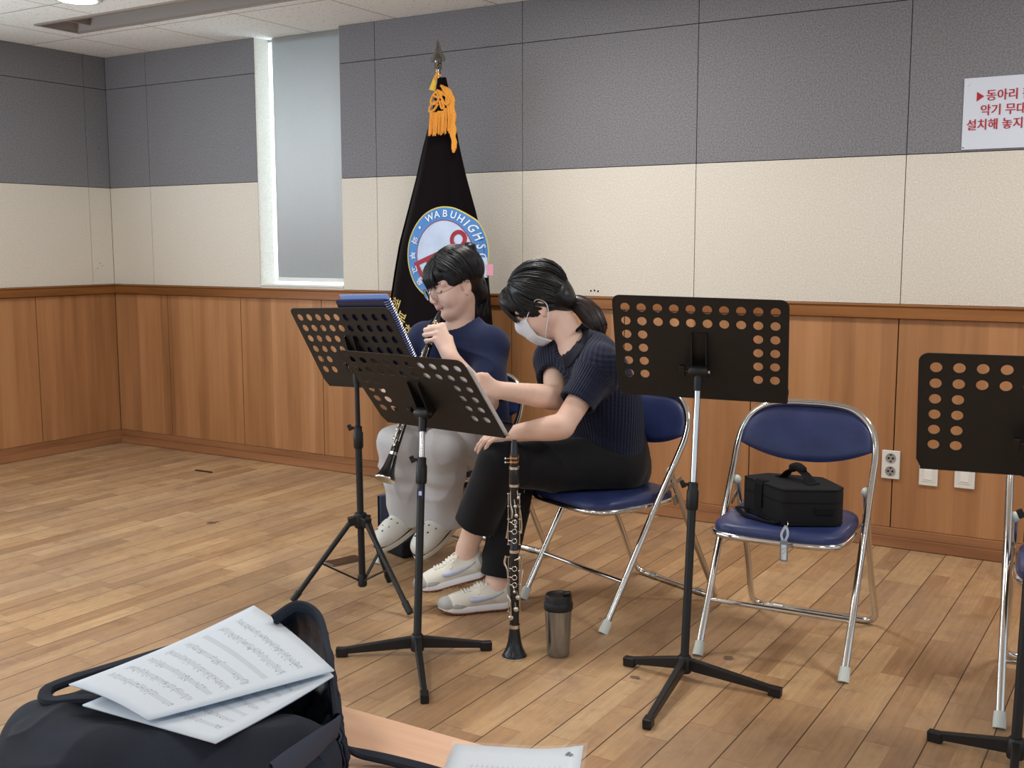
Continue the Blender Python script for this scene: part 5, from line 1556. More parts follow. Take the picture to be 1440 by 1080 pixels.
def hand_field(F, W, K, t, fd, fn, curls, thumb, sc=1.0, rev=1):
    """W wrist, K centre of the knuckle row, t towards the index side, fd finger direction at the knuckle, fn direction the fingers curl to"""
    W = np.array(W, float); K = np.array(K, float); t = nrm(t); fd = nrm(fd); fn = nrm(np.array(fn) - fd*(np.array(fn) @ fd))
    dk = nrm(K - W)
    offs = (.029, .0098, -.0095, -.027); adv = (-.003, .003, .0, -.008)
    segs = ((.041, .025, .019), (.045, .029, .020), (.042, .027, .019), (.033, .020, .017)); rad = (.0088, .0090, .0085, .0076)
    Kn = [K + t*o*sc + dk*a*sc for o, a in zip(offs, adv)]
    for i in range(4):
        F.cone(W + t*offs[i]*0.55*sc, Kn[i], .0145*sc, .0108*sc, .012*sc)
    F.cone(W - dk*.01, W + dk*.02*sc, .0215*sc, .019*sc, .02*sc, flat=(np.cross(t, dk), .8))
    for i in range(4):
        p = Kn[i]; a = 0.0; r = rad[i]*sc
        for j in range(3):
            a += math.radians(curls[i][j]); d = math.cos(a)*fd + math.sin(a)*fn
            q = p + d*segs[i][j]*sc
            F.cone(p, q, r, r*0.93, .004*sc if j else .007*sc); p = q; r *= 0.93
    P = [W + dk*x*sc + t*y*sc + fn*z*sc for x, y, z in thumb]
    rr = (.0135, .0115, .0100, .0085)
    for a, b_, r0, r1 in zip(P[:-1], P[1:], rr[:-1], rr[1:]): F.cone(a, b_, r0*sc, r1*sc, .010*sc if r0 > .012 else .004*sc)

def hair_locks(mb, H, rad, specs, jit=0.06, r=(.0010, .0021), n=11):
    """specs: (count, start(dir range a..b), end dir, swell): tapering locks lying on an ellipsoid"""
    R_ = np.array(rad)
    for cnt, s0, s1, e0, e1, lift in specs:
        for i in range(cnt):
            f = (i + random.random()*0.8)/cnt
            a = nrm(np.array(s0)*(1-f) + np.array(s1)*f + rng.normal(size=3)*jit*0.5); e = nrm(np.array(e0)*(1-f) + np.array(e1)*f + rng.normal(size=3)*jit)
            om = math.acos(max(-1, min(1, a @ e))) + 1e-6
            rr = random.uniform(*r); P = []; RR = []
            lf = lift*random.uniform(0.85, 1.15); ph = random.uniform(0, 6.28)
            for k in range(n):
                t_ = k/(n-1)
                d = (math.sin((1-t_)*om)*a + math.sin(t_*om)*e)/math.sin(om)
                w = 1.0 + lf*math.sin(pi*min(1, t_*1.15))*0.10 + 0.012*math.sin(4*t_+ph)
                q = d*R_*w
                P.append(H.p(*q)); RR.append(rr*H.s*(0.5 + 0.6*math.sin(pi*min(1.0, 0.15+t_*0.75))) )
            RR[-1] = 0.0006
            mb.tube(P, RR, 6)

def combine(field_verts, mb):
    """append strand tubes (quads + caps) to a field mesh"""
    v, q, t = field_verts
    fv = [tuple(x) for x in v]; ff = [tuple(int(i) for i in a) for a in q]
    m = MB(); m.v = fv; m.f = ff; m.m = [0]*len(ff)
    m.add(mb.v, mb.f, 0)
    return m

def shoe(kind, parent, base, X, label=None):
    """X: Ax with origin at the heel on the sole's underside, forward to the toe"""
    P = X.p
    lo = np.min([P(a, b_, c) for a in (-.02, .29) for b_ in (-.06, .06) for c in (-.01, .14)], 0); hi = np.max([P(a, b_, c) for a in (-.02, .29) for b_ in (-.06, .06) for c in (-.01, .14)], 0)
    if kind == 'sneaker':
        F = Field(lo, hi, 0.0026)
        F.sweep([(*P(.040, 0, .050), .037), (*P(.080, 0, .050), .038), (*P(.130, 0, .042), .039), (*P(.180, 0, .034), .038), (*P(.213, .002, .026), .030)], .01, 0, flat=(X.u, .78))
        F.cone(P(.032, 0, .040), P(.030, 0, .078), .034, .029, .02, 0); F.cone(P(.055, 0, .075), P(.105, 0, .068), .030, .026, .02, 0)
        F.ell(P(.222, 0, .030), (.030, .041, .026), X.axes(), .008, 1); F.ell(P(.186, 0, .026), (.054, .0455, .021), X.axes(), .004, 1)      # suede toe guard
        F.ell(P(.018, 0, .055), (.030, .036, .036), X.axes(), .006, 1)                                                                        # heel counter
        F.ell(P(.056, 0, .112), (.042, .0255, .040), X.axes(), .006, None, 's')                                                               # collar
        F.half(P(0, 0, .022), -X.u); 
        up = F.build('shoe', [M_SHOE, M_SUEDE], parent, loc=base)
        if label: up['label'] = label
        def rim(h0, h1, k, name, m, par, teeth=False):
            prof = [(-.008, .026), (.02, .0365), (.07, .0365), (.12, .0385), (.17, .0435), (.21, .0415), (.236, .030), (.248, .010)]
            n = 40; xs = np.linspace(-.010, .2495, n); b = MB(); ring = []
            ws = np.interp(xs, [p[0] for p in prof], [p[1] for p in prof])
            for i in (list(range(n))): ring.append((xs[i], ws[i]*(min(1, (i+0.3)/2.5))))
            ring = ring + [(x, -w) for x, w in reversed(ring)]
            def lift(x): return 0.012*max(0, (x-.17)/.08)**2 + 0.006*max(0, (.03-x)/.04)**2
            L_ = []
            for z, kk in ((h0, k*0.97), (h0+.002, k), (h1-.002, k), (h1, k*.97)):
                L_.append([P(.12+(x-.12)*kk, w*kk, z+lift(x)*(1 if h0 > 0.004 else 1) + (0.003*math.sin(x*420) if teeth and z < h1-.003 else 0)) - base for x, w in ring])
            A_ = np.array(L_); A_ = np.concatenate([A_, A_[:, :1]], 1); b.grid(A_.transpose(1, 0, 2)[::-1]); k_ = len(ring)
            b.add(L_[0], [tuple(range(k_))]); b.add(L_[-1], [tuple(reversed(range(k_)))])
            return b.build(name, m, par, angle=50)
        rim(.006, .027, 1.0, 'midsole', M_MID, up); rim(.0, .0065, 0.985, 'outsole', M_GUM, up, True)
        b = MB()
        for i, x in enumerate(np.linspace(.098, .165, 7)):
            L3 = []
            for y in (-.020, -.010, 0, .010, .020):
                h = F.ray(P(x + (.004 if abs(y) < .015 else 0), y, .16), -X.u, .16); L3.append((h if h is not None else P(x, y, .07)) + X.u*.0012 - base)
            b.tube(cr(L3, 3), .0026, 6)
        for s in (-1, 1): b.tube(cr([P(.096, s*.004, .086)-base, P(.085, s*.024, .098)-base, P(.104, s*.034, .084)-base, P(.100, s*.006, .085)-base, P(.118, s*.040, .066)-base], 5), .0022, 6)
        b.build('laces', M_LACE, up)
        for s in (-1, 1):                                                      # curved tick mark on the side
            b = MB(); pts = [(.150, .043), (.120, .040), (.098, .043), (.085, .052), (.090, .058), (.100, .055), (.125, .056), (.165, .064), (.060, .070)]
            top = [(.092, .064), (.088, .056), (.093, .048), (.103, .043), (.118, .043), (.132, .047), (.150, .052)]
            mid = [(.0925, .062), (.0945, .056), (.100, .0525), (.112, .0525), (.125, .0535), (.138, .0545), (.152, .0555)]
            top = [(.052, .060), (.070, .048), (.090, .042), (.112, .041), (.132, .047), (.146, .053)]; mid = [(.150, .0625), (.132, .0575), (.112, .053), (.094, .051), (.078, .054), (.060, .0615)]
            top = [(.030+.0, .066), (.050, .056), (.075, .048), (.100, .043), (.125, .040), (.145, .042), (.152, .050)]
            mid = [(.030, .069), (.048, .0625), (.072, .0590), (.096, .0575), (.118, .0575), (.134, .0590), (.146, .0580)]
            Pg = np.zeros((len(top), 2, 3))
            for i, (a_, m_) in enumerate(zip(top, mid)):
                for j, (x, z) in enumerate((a_, m_)):
                    h = F.ray(P(x, s*.09, z), -s*X.l, .12)
                    if h is None: h = P(x, s*.036, z)
                    Pg[i, j] = h + s*X.l*.0014 - base
            Pg = Pg if s > 0 else Pg[::-1]
            b.grid(Pg); b.build('side_mark', M_SWOOSH, up, solid=0.0012)
        return up
    F = Field(lo, hi, 0.0026)
    F.sweep([(*P(.045, 0, .040), .040), (*P(.10, 0, .040), .041), (*P(.16, 0, .042), .047), (*P(.205, 0, .036), .043)], .01, 0, flat=(X.u, .85))
    F.cone(P(.10, 0, .060), P(.155, 0, .056), .034, .034, .02, 0)
    F.ell(P(.052, 0, .085), (.062, .033, .050), X.axes(), .006, None, 's')
    F.half(P(0, 0, .022), -X.u)
    up = F.build('clog', M_CROC, parent, loc=base)
    if label: up['label'] = label
    n = 36
    def slab(z0, z1, k, name, m):
        ring = []
        for i in range(n):
            a = 2*pi*i/n; x = .125 + .125*math.cos(a); w = (.040 + .010*np.clip((x-.06)/.12, 0, 1))*math.copysign(abs(math.sin(a))**.75, math.sin(a)); ring.append((x, w))
        L_ = [[P(.125+(x-.125)*kk, w*kk, z) - base for x, w in ring] for z, kk in ((z0, k*.97), (z0+.003, k), (z1-.002, k), (z1, k*.985))]
        A_ = np.array(L_); A_ = np.concatenate([A_, A_[:, :1]], 1); b = MB(); b.grid(A_.transpose(1, 0, 2)); b.add(L_[0], [tuple(reversed(range(n)))]); b.add(L_[-1], [tuple(range(n))])
        return b.build(name, m, up, angle=50)
    slab(0, .020, 1.0, 'sole', M_CROC); slab(.019, .0245, 1.012, 'sole_line', M_CROCL)
    for s in (-1, 1):
        b = MB(); b.tube(cr([P(.085, s*.040, .052)-base, P(.05, s*.046, .062)-base, P(.005, s*.034, .066)-base, P(-.008, 0, .066)-base], 5), .006, 8); b.build('heel_strap', M_CROC, up)
    for (x, y) in ((.115, .022), (.115, -.022), (.145, .036), (.145, -.036), (.150, .012), (.150, -.012), (.178, .026), (.178, -.026), (.185, 0), (.205, .016), (.205, -.016), (.122, 0)):
        # find the surface from above
        z = .095
        zz = np.linspace(.10, .02, 60); best = .06
        for q in zz:
            ii = np.round((P(x, y, q) - F.lo)/F.h).astype(int)
            if (ii >= 0).all() and (ii < F.n).all() and F.V[tuple(ii)] < 0: best = q; break
        b = MB(); b.sphere((0, 0, 0), .0042, 10, 6, sc=(1, 1, .35)); c0 = P(x, y, best+.0006) - base
        b.v = [tuple(c0 + X.f*p[0] + X.l*p[1] + X.u*p[2]) for p in b.v]; b.build('vent_hole', M_CROCL, up)
    return up

Rr = CR; Dn = V3(0, 0, -1); Fo = nrm(CF*[1, 1, 0])          # image right, down, away (horizontal)
def cam_dir(r, d, f): return nrm(r*Rr + d*Dn + f*Fo)

# ------------------------------------------------------------------ the clarinet player
tip = at(618.5, 437.5, 4.055); bellp = at(545.5, 662, 3.835)
ca = nrm(tip - bellp)
cx_ = nrm(np.cross(ca, V3(0, 0, 1))); 
front = cam_dir(-0.75, 0.1, -0.55); front = nrm(front - ca*(front @ ca)); side = np.cross(ca, front)
# clarinet keys sit on local -y, so -y is the player's front
make_clarinet('black clarinet being played, held down towards the tripod music stand', frame(tip - ca*0.6925*0.965, side*0.965*-1, -front*0.965, ca*0.965))

g0 = onz(662, 760); g0 = V3(3.34, -1.02, 0)
Pv = at(664, 624, 4.33); Mc = at(644, 474, 4.15)
chest_f = nrm(-Rr*math.sin(math.radians(36)) - Fo*math.cos(math.radians(36)))
chest_l = nrm(np.cross(V3(0, 0, 1), chest_f))
LS = Mc + chest_l*0.152 + V3(0, 0, -.020); RS = Mc - chest_l*0.158 + V3(0, 0, -.020)
LE = at(686, 566, 3.97); LW = at(634, 503, 3.93); LK = at(616.5, 466, 3.955)
RE = at(550, 555, 4.10); RW = at(590, 568, 3.98); RK = at(577, 552, 3.93)
th_ = math.radians(62); pt = math.radians(19)
hf = -math.sin(th_)*math.cos(pt)*Rr - math.cos(th_)*math.cos(pt)*Fo + V3(0, 0, -math.sin(pt))
HG = Ax(at(639, 399.5, 4.10), hf, V3(0, 0, 1) + 0.06*Rr, 1.03)
neck0 = Mc + V3(0, 0, 0.045) - chest_f*0.015
LKn = at(621, 630, 3.99); RKn = at(560, 624, 4.08); LA = at(627, 720, 4.12); RA = at(579, 715, 4.22)
hipL = Pv + chest_l*0.085; hipR = Pv - chest_l*0.085

allp = np.array([Pv, Mc, LS, RS, LE, LW, LK, RE, RW, RK, HG.O, LKn, RKn, LA, RA])
F = Field(allp.min(0)-.16, allp.max(0)+.16, 0.0034)
F.sweep([(*(Pv), .115), (*((Pv+Mc)/2 - chest_f*.02), .105), (*(Mc - V3(0,0,.06)), .115)], .02, 0, flat=(chest_f, .7))
F.cone(LS, RS, .045, .045, .03)
F.cone(neck0 - V3(0,0,.05), HG.p(-.018, 0, -.05), .052, .047, .03); F.cone(neck0 - V3(0,0,.035), LS, .045, .04, .03); F.cone(neck0 - V3(0,0,.035), RS, .045, .04, .03); F.cone(neck0 + chest_f*.02 - V3(0,0,.06), Mc + chest_f*.03 - V3(0,0,.09), .06, .08, .03, 0, 'u', (chest_f, .8))
head_field(F, HG)
for a, e, w in ((LS, LE, LW), (RS, RE, RW)):
    F.cone(a, e, .044, .037, .02); F.sweep([(*e, .037), (*(e+(w-e)*.3), .0365), (*(e+(w-e)*.7), .029), (*w, .0235)], .012)
tt = nrm(ca*0.93 + 0.25*cam_dir(1, 0, -.3))
hand_field(F, LW, LK, tt, cam_dir(-.80, .12, -.55), cam_dir(-.35, .05, 1), [(38, 62, 30), (40, 66, 32), (42, 66, 32), (44, 66, 34)], [(.016, .020, .0), (.042, .040, .012), (.060, .040, .034), (.066, .032, .056)], 1.0)
hand_field(F, RW, RK, ca, cam_dir(-.3, .1, -1), cam_dir(1, 0, .2), [(30, 55, 30)]*4, [(.02, .02, 0), (.04, .035, .01), (.055, .035, .03), (.06, .03, .05)], .95)
for h_, k_, a_ in ((hipL, LKn, LA), (hipR, RKn, RA)):
    F.cone(h_, k_, .075, .05, .02); F.cone(k_, a_, .045, .032, .02)
body = F.build('person', [M_SKIN, M_LIP, M_BROW], None, relax=1, loc=g0)
tag(body, 'seated person in navy tee, grey sweatpants and glasses playing a clarinet', 'person')

# hair: cap, fringe, strands swept to a small bun, tail at the nape
R_h = (.098, .083, .096)
F = Field(HG.O-.20, HG.O+.20, 0.0032)
F.ell(HG.p(-.020, 0, .038), np.array((.100, .083, .093))*HG.s, HG.axes(), 0)
F.ell(HG.p(-.075, 0, -.045), np.array((.040, .055, .060))*HG.s, HG.axes(), .03*HG.s)
F.ell(HG.p(.095, 0, -.052), np.array((.085, .110, .100))*HG.s, HG.axes(), .006, None, 's')
for s in (-1, 1): F.ell(HG.p(.015, s*.085, -.036), np.array((.046, .034, .048))*HG.s, HG.axes(), .01, None, 's')
F.ell(HG.p(.066, 0, .060), np.array((.026, .054, .034))*HG.s, HG.axes(), .015)
F.ell(HG.p(-.088, .012, .104), np.array((.026, .032, .024))*HG.s, HG.axes(), .008)
hv = F.mesh()
mb = MB(); Hs = Ax(HG.p(-.020, 0, .038), HG.f, HG.u, HG.s); rad = (.103, .0865, .096)
hair_locks(mb, Hs, rad, [
    (120, (.80, .03, .62), (-.55, .03, .85), (.30, .96, -.05), (-.80, .62, -.42), 0.55),
    (120, (.80, -.03, .62), (-.55, -.03, .85), (.30, -.96, -.05), (-.80, -.62, -.42), 0.55),
    (70, (.55, .35, .80), (.45, -.35, .85), (-.72, .20, .62), (-.72, -.05, .66), 0.35),
    (60, (-.60, .5, .6), (-.60, -.5, .6), (-.78, .30, -.60), (-.78, -.30, -.60), 0.3)])
# fringe falling over the forehead
for i in range(190):
    b0 = random.uniform(-.064, .040); 
    top = HG.p(.050 + random.uniform(-.01, .01), b0*0.55, .118 - abs(b0)*.25); 
    end_u = .020 + random.uniform(-.010, .010) - 0.0 - (0.012 if b0 < -.03 else 0)
    f_end = .098 - 6.5*b0*b0
    mid_ = HG.p(.089 - 4.6*b0*b0 + random.uniform(-.003, .003), b0*0.85, .082)
    P = cr([top, mid_, HG.p(f_end+.005 + random.uniform(-.003, .003), b0*1.02, .050), HG.p(f_end + random.uniform(-.002, .003), b0*1.04, end_u)], 4)
    r0 = random.uniform(.0011, .0022); mb.tube(P, list(np.linspace(r0, r0*.9, len(P)-3)) + [r0*.7, r0*.45, .0005], 6)
for i in range(70):                                   # loose tail at the nape
    a0 = random.uniform(-.045, .05); e0 = a0*0.8 + random.uniform(-.01, .01)
    P = cr([HG.p(-.085, a0, .0), HG.p(-.100, a0, -.045), HG.p(-.088, e0, -.095), HG.p(-.070+random.uniform(-.01, .01), e0*1.1, -.125+random.uniform(-.025, .01))], 4)
    r0 = random.uniform(.0012, .0022); mb.tube(P, list(np.linspace(r0, r0, len(P)-2)) + [r0*.6, .0005], 6)
for i in range(0):                                    # short wisps before the ear
    P = cr([HG.p(.010+random.uniform(-.006, .006), .074, .030), HG.p(.014, .077, .005), HG.p(.012+random.uniform(-.005, .005), .074, -.022)], 4); mb.tube(P, list(np.linspace(.0016, .0005, len(P))), 5)
for i in range(10):                                   # coil of the bun
    a = 2*pi*i/10; cc = HG.p(-.090, .012, .106)
    P = [cc + HG.s*(.024*math.cos(t_+a)*HG.f*.9 + .028*math.sin(t_+a)*HG.l + (.012*math.sin(2*t_+a))*HG.u) for t_ in np.linspace(0, 2.6, 9)]; mb.tube(P, .0048, 6)
m = combine(hv, mb); m.v = [tuple(np.array(p)-g0) for p in m.v]; m.build('hair', M_HAIR, body, angle=80)

# glasses
b = MB()
for s in (-1, 1):
    ring = [HG.p(.104 - .10*abs(s*.034+.023*math.cos(a))**1.2*(1 if True else 0), s*.034 + .0245*math.cos(a), -.006 + .0215*math.sin(a)) - g0 for a in np.linspace(0, 2*pi, 32, endpoint=False)]
    b.tube(ring, .0011, 6, closed=True)
b.tube(cr([HG.p(.103, -.0105, -.001)-g0, HG.p(.107, 0, .003)-g0, HG.p(.103, .0105, -.001)-g0], 4), .0011, 6)
gl = b.build('glasses', mat('thin_gold_frame', (206, 172, 120), 0.25, 1.0), body)
for s in (-1, 1):
    b = MB(); b.tube(cr([HG.p(.096, s*.058, .0)-g0, HG.p(.075, s*.075, .004)-g0, HG.p(.0, s*.083, .012)-g0, HG.p(-.022, s*.083, .004)-g0], 5), .0012, 6); b.build('temple', mat('thin_gold_frame', (206, 172, 120), 0.25, 1.0), gl)
    c0 = HG.p(.104-.10*.034**1.2, s*.034, -.006); b = MB()
    rg = [HG.p(.104 - .10*abs(s*.034+.0235*math.cos(a))**1.2, s*.034 + .0235*math.cos(a), -.006 + .0205*math.sin(a)) - g0 for a in np.linspace(0, 2*pi, 32, endpoint=False)]
    b.add([c0 - g0] + rg, [(0, 1+i, 1+(i+1) % 32) for i in range(32)]); b.build('lens', M_GLASS, gl, solid=0.0008)

# tee
def sleeve_end(a, e, f): return a + (e-a)*f
F = Field(allp.min(0)-.16, allp.max(0)+.12, 0.0042)
hem = Pv + V3(0, 0, -.02)
F.sweep([(*(Pv+V3(0,0,-.06)), .158), (*(Pv+V3(0,0,.03)-chest_f*.01), .160), (*((Pv+Mc)/2 - chest_f*.025), .152), (*(Mc - V3(0,0,.085)), .158), (*(Mc - V3(0, 0, .035)), .140)], .02, 0, flat=(chest_f, .72), cut=[(Pv+V3(0,0,-.055), (0, 0, -1))])
F.cone(LS+V3(0,0,-.01), RS+V3(0,0,-.01), .058, .058, .05)
F.cone(neck0 - V3(0,0,.045), LS, .050, .056, .03); F.cone(neck0 - V3(0,0,.045), RS, .050, .056, .03)
for a, e in ((LS, LE), (RS, RE)):
    q = sleeve_end(a, e, .86); d = nrm(e-a)
    F.cone(a + (e-a)*.02, q + d*.05, .066, .068, .035, 0, cut=[(q, d)])
    F.cone(q - d*.035, q + d*.06, .055, .0605, .0, 1, 's')
F.ell(neck0 + chest_f*.035 + V3(0,0,.022), (.085, .092, .062), (nrm(chest_f + V3(0,0,-.35)), chest_l, nrm(V3(0,0,1) + chest_f*.35)), .006, None, 's')
def fold_t(v):
    d = (v - Mc) @ chest_l; z = v[:, 2]
    return 0.0035*np.sin(z*55 + 6*np.sin(d*9) + 3*wob(v, 8, 2))*np.clip((Mc[2]-.06-z)/.15, 0, 1) + 0.0035*wob(v, 22, 8) + 0.006*np.clip(1-np.abs(wob(v, 20, 27)), 0, 1)**3 - .002
F.build('shirt', M_TEE, body, disp=fold_t, loc=g0, relax=2)
b = MB(); ax3 = (chest_f, chest_l)
ring = []
for a in np.linspace(0, 2*pi, 40, endpoint=False):
    p = neck0 + chest_f*(.020 + .078*math.cos(a)) + chest_l*.086*math.sin(a) + V3(0, 0, .004 - .052*(0.5+0.5*math.cos(a))**1.2 + 0.016*(0.5-0.5*math.cos(a)))
    ring.append(p - g0)
b.tube(ring, .0070, 8, closed=True); b.build('collar', M_TEE, body)

# sweatpants
F = Field(allp.min(0)-.19, np.array([*(allp.max(0)[:2]+.18), Pv[2]+.16]), 0.0042)
F.sweep([(*(Pv+V3(0,0,.05)), .140), (*(Pv+V3(0,0,-.01)), .150)], .02, 0, flat=(chest_f, .85)); F.cone(hipL, hipR, .098, .098, .03)
for h_, k_, a_, sg in ((hipL, LKn, LA, 1), (hipR, RKn, RA, -1)):
    d = nrm(a_-k_); q = a_ + d*.022
    F.sweep([(*(h_+V3(0,0,-.005)), .098), (*((h_+k_)/2+V3(0,0,-.004)), .088), (*(k_+V3(0,0,.002)), .073)], .02)
    F.sweep([(*k_, .073), (*(k_+(a_-k_)*.35), .074), (*(k_+(a_-k_)*.7), .078), (*(a_+d*.07), .083)], .02, cut=[(q, d)])
    F.cone(q - d*.05, q + d*.08, .066, .078, .0, 1, 's')
F.half((0, 0, .4245), (0, 0, -1), (3.0, -1.33, .34), (3.75, -.7, .4245))
def fold_s(v):
    o_ = 0.005*wob(v, 17, 21) + 0.003*wob(v, 46, 22) + 0.006*np.clip(1-np.abs(wob(v*[1, 1, .45], 30, 25)), 0, 1)**2.5 - .002
    for k_, h_ in ((LKn, hipL), (RKn, hipR)):
        dd = np.linalg.norm(v-k_, axis=1); ax_ = (v-k_) @ nrm(h_-k_)
        o_ += 0.005*np.sin(dd*110 + 2*wob(v, 9, 4))*np.exp(-((dd-.09)/.08)**2)
    return o_
F.build('trousers', M_SWEAT, body, disp=fold_s, loc=g0, relax=2)
# clogs, toes tipped down over the chair's front bar
def foot_ax(ankle, toe, back=.055, drop=.085):
    f = nrm(toe - ankle); X = Ax(ankle, f, V3(0, 0, 1)); X.O = ankle - X.f*back - X.u*drop; return X
XL = foot_ax(LA + V3(0, 0, .0), LA + cam_dir(-.52, .40, -.62)*.2, .045, .070); shoe('clog', body, g0, XL, 'white clog, the one nearer the other person')
XR = foot_ax(RA + V3(0, 0, .0), RA + cam_dir(-.62, .36, -.55)*.2, .045, .070); shoe('clog', body, g0, XR, 'white clog above the open case')

# ------------------------------------------------------------------ the person in the mask
w0 = V3(4.08, -1.22, 0)
Pv = at(858, 646, 3.84); Mc = at(821, 507, 3.72)
wf = nrm(-Rr*math.sin(math.radians(74)) - Fo*math.cos(math.radians(74))); wl = nrm(np.cross(V3(0, 0, 1), wf))
LS = Mc + wl*0.150 + wf*.0 + V3(0, 0, -.010); RS = Mc - wl*0.150 + wf*.055 + V3(0, 0, -.006)
LE = at(791, 600, 3.50); LW = at(724, 609, 3.60); LK = at(698, 610, 3.62)
RE = at(781, 560, 3.63); RW = at(697, 548, 3.42); RK = at(674, 540, 3.37)
hfw = nrm(-.74*Rr + .62*Dn + .20*Fo); HW = Ax(at(759, 427, 3.73), hfw, nrm(-.62*Rr - .74*Dn), 1.04)
spine = nrm(Mc - Pv)
neck0 = Mc + spine*.055 + wf*.01
hipL = Pv + wl*.085 + wf*.02; hipR = Pv - wl*.085 + wf*.02
LKn = at(699, 652, 3.63); RKn = at(722, 668, 3.79); LA = at(655, 776, 3.79); RA = at(696, 826, 3.775)
allp = np.array([Pv, Mc, LS, RS, LE, LW, LK, RE, RW, RK, HW.O, LKn, RKn, LA, RA])
F = Field(allp.min(0)-.16, allp.max(0)+.16, 0.0036)
F.sweep([(*Pv, .115), (*((Pv+Mc)/2 - wf*.03), .105), (*(Mc - spine*.06), .115)], .02, 0, flat=(wf, .7))
F.cone(LS, RS, .045, .045, .03)
F.cone(neck0 - spine*.04, HW.p(-.025, 0, -.045), .050, .046, .03); F.cone(neck0 - spine*.02, LS, .04, .04, .03); F.cone(neck0 - spine*.02, RS, .04, .04, .03)
head_field(F, HW)
for a, e, w in ((LS, LE, LW), (RS, RE, RW)):
    F.cone(a, e, .043, .037, .02); F.sweep([(*e, .036), (*(e+(w-e)*.28), .036), (*(e+(w-e)*.7), .028), (*w, .0225)], .012)
hand_field(F, LW, LK, cam_dir(.1, -.3, 1), cam_dir(-1, .35, .1), cam_dir(-.2, 1, .1), [(8, 18, 14), (10, 20, 14), (12, 22, 14), (14, 24, 16)], [(.016, .022, .0), (.045, .044, .004), (.070, .056, .012), (.090, .056, .016)], .98)
hand_field(F, RW, RK, cam_dir(-.1, -1, .1), cam_dir(-.75, .35, .35), cam_dir(.3, .1, 1), [(50, 60, 35), (55, 60, 35), (58, 60, 35), (60, 60, 35)], [(.018, .020, .0), (.044, .036, .004), (.070, .032, .010), (.090, .024, .016)], .90)
for h_, k_, a_ in ((hipL, LKn, LA), (hipR, RKn, RA)):
    F.cone(h_, k_, .075, .05, .02); F.sweep([(*k_, .048), (*(k_+(a_-k_)*.35), .050), (*(k_+(a_-k_)*.8), .034), (*a_, .031)], .015)
for a_, dd in ((LA, cam_dir(-.95, .25, -.15)), (RA, cam_dir(-.97, .12, -.2))):
    F.ell(a_ + V3(0,0,.0) - dd*.005, (.034, .034, .036), None, .02); F.cone(a_ - V3(0,0,.03), a_ - V3(0,0,.038) + dd*.05, .028, .024, .02)
body = F.build('person', [M_SKIN, M_LIP, M_BROW], None, loc=w0)
tag(body, 'seated person in white face mask, navy knit top and black trousers touching a music stand', 'person')

# hair drawn back into a ponytail
F = Field(HW.O-.22, HW.O+.22, 0.0034)
F.ell(HW.p(-.020, 0, .038), np.array((.101, .084, .095))*HW.s, HW.axes(), 0)
F.ell(HW.p(-.070, 0, -.020), np.array((.045, .060, .062))*HW.s, HW.axes(), .03)
F.ell(HW.p(.072, 0, .060), np.array((.034, .066, .050))*HW.s, HW.axes(), .02)
F.ell(HW.p(.100, 0, -.060), np.array((.085, .110, .095))*HW.s, HW.axes(), .006, None, 's')
for s in (-1, 1): F.ell(HW.p(.006, s*.088, -.038), np.array((.042, .034, .044))*HW.s, HW.axes(), .01, None, 's')
hv = F.mesh(); mb = MB(); Hs = Ax(HW.p(-.020, 0, .038), HW.f, HW.u, HW.s)
tieL = at(801, 424, 3.74); e_t = nrm(np.array([(tieL - Hs.O) @ x for x in HW.axes()])/np.array((.104, .088, .097)))
hair_locks(mb, Hs, (.104, .0880, .097), [
    (150, (.92, .25, .05), (.10, .15, .98), e_t + [0, .18, -.1], e_t + [0, .05, .12], 0.45), (150, (.92, -.25, .05), (.10, -.15, .98), e_t + [0, -.18, -.1], e_t + [0, -.05, .12], 0.45),
    (80, (.40, .80, .44), (.92, .30, .05), e_t + [0, .2, -.10], e_t + [0, .15, 0], 0.35), (80, (.40, -.80, .44), (.92, -.30, .05), e_t + [0, -.2, -.10], e_t + [0, -.15, 0], 0.35),
    (60, (.2, .85, .48), (-.3, .8, .45), e_t + [0, .1, -.1], e_t + [0, .1, .1], 0.25)])
for i in range(110):                                   # side fringe hanging past the brow
    b0 = random.uniform(-.060, .070)
    P = cr([HW.p(.060, b0*.6, .112), HW.p(.096 - 4*b0*b0, b0*.9, .070), HW.p(.103 - 5*b0*b0, b0*1.0, .035), HW.p(.098 - 6*b0*b0, b0*1.05, .004 + random.uniform(-.012, .012))], 4)
    r0 = random.uniform(.0012, .0022); mb.tube(P, list(np.linspace(r0, r0, len(P)-2)) + [r0*.6, .0005], 6)
m = combine(hv, mb); m.v = [tuple(np.array(p)-w0) for p in m.v]; hr = m.build('hair', M_HAIR, body, angle=80)
t0 = tieL; pts = [at(799, 423, 3.735), at(815, 428, 3.735), at(830, 441, 3.73), at(839, 458, 3.725), at(842, 472, 3.725)]
b = MB(); b.tube([pts[0] - HW.f*.004 - w0, pts[0] + (pts[1]-pts[0])*.25 - w0], .0185, 14); b.build('hair_tie', mat('hair_tie', (60, 44, 40), 0.7), hr)
F = Field(np.min(pts, 0)-.09, np.max(pts, 0)+.09, 0.0034); F.sweep([(*p, r) for p, r in zip(pts, (.015, .031, .037, .034, .020))], .004)
hv = F.mesh(); mb = MB(); Pc = cr(pts, 4); ax_ = nrm(pts[-1]-pts[1]); s1 = nrm(np.cross(ax_, CF)); s2 = np.cross(ax_, s1); wr = np.interp(np.linspace(0, 1, len(Pc)), [0, .25, .5, .8, 1], [.014, .032, .038, .035, .026])
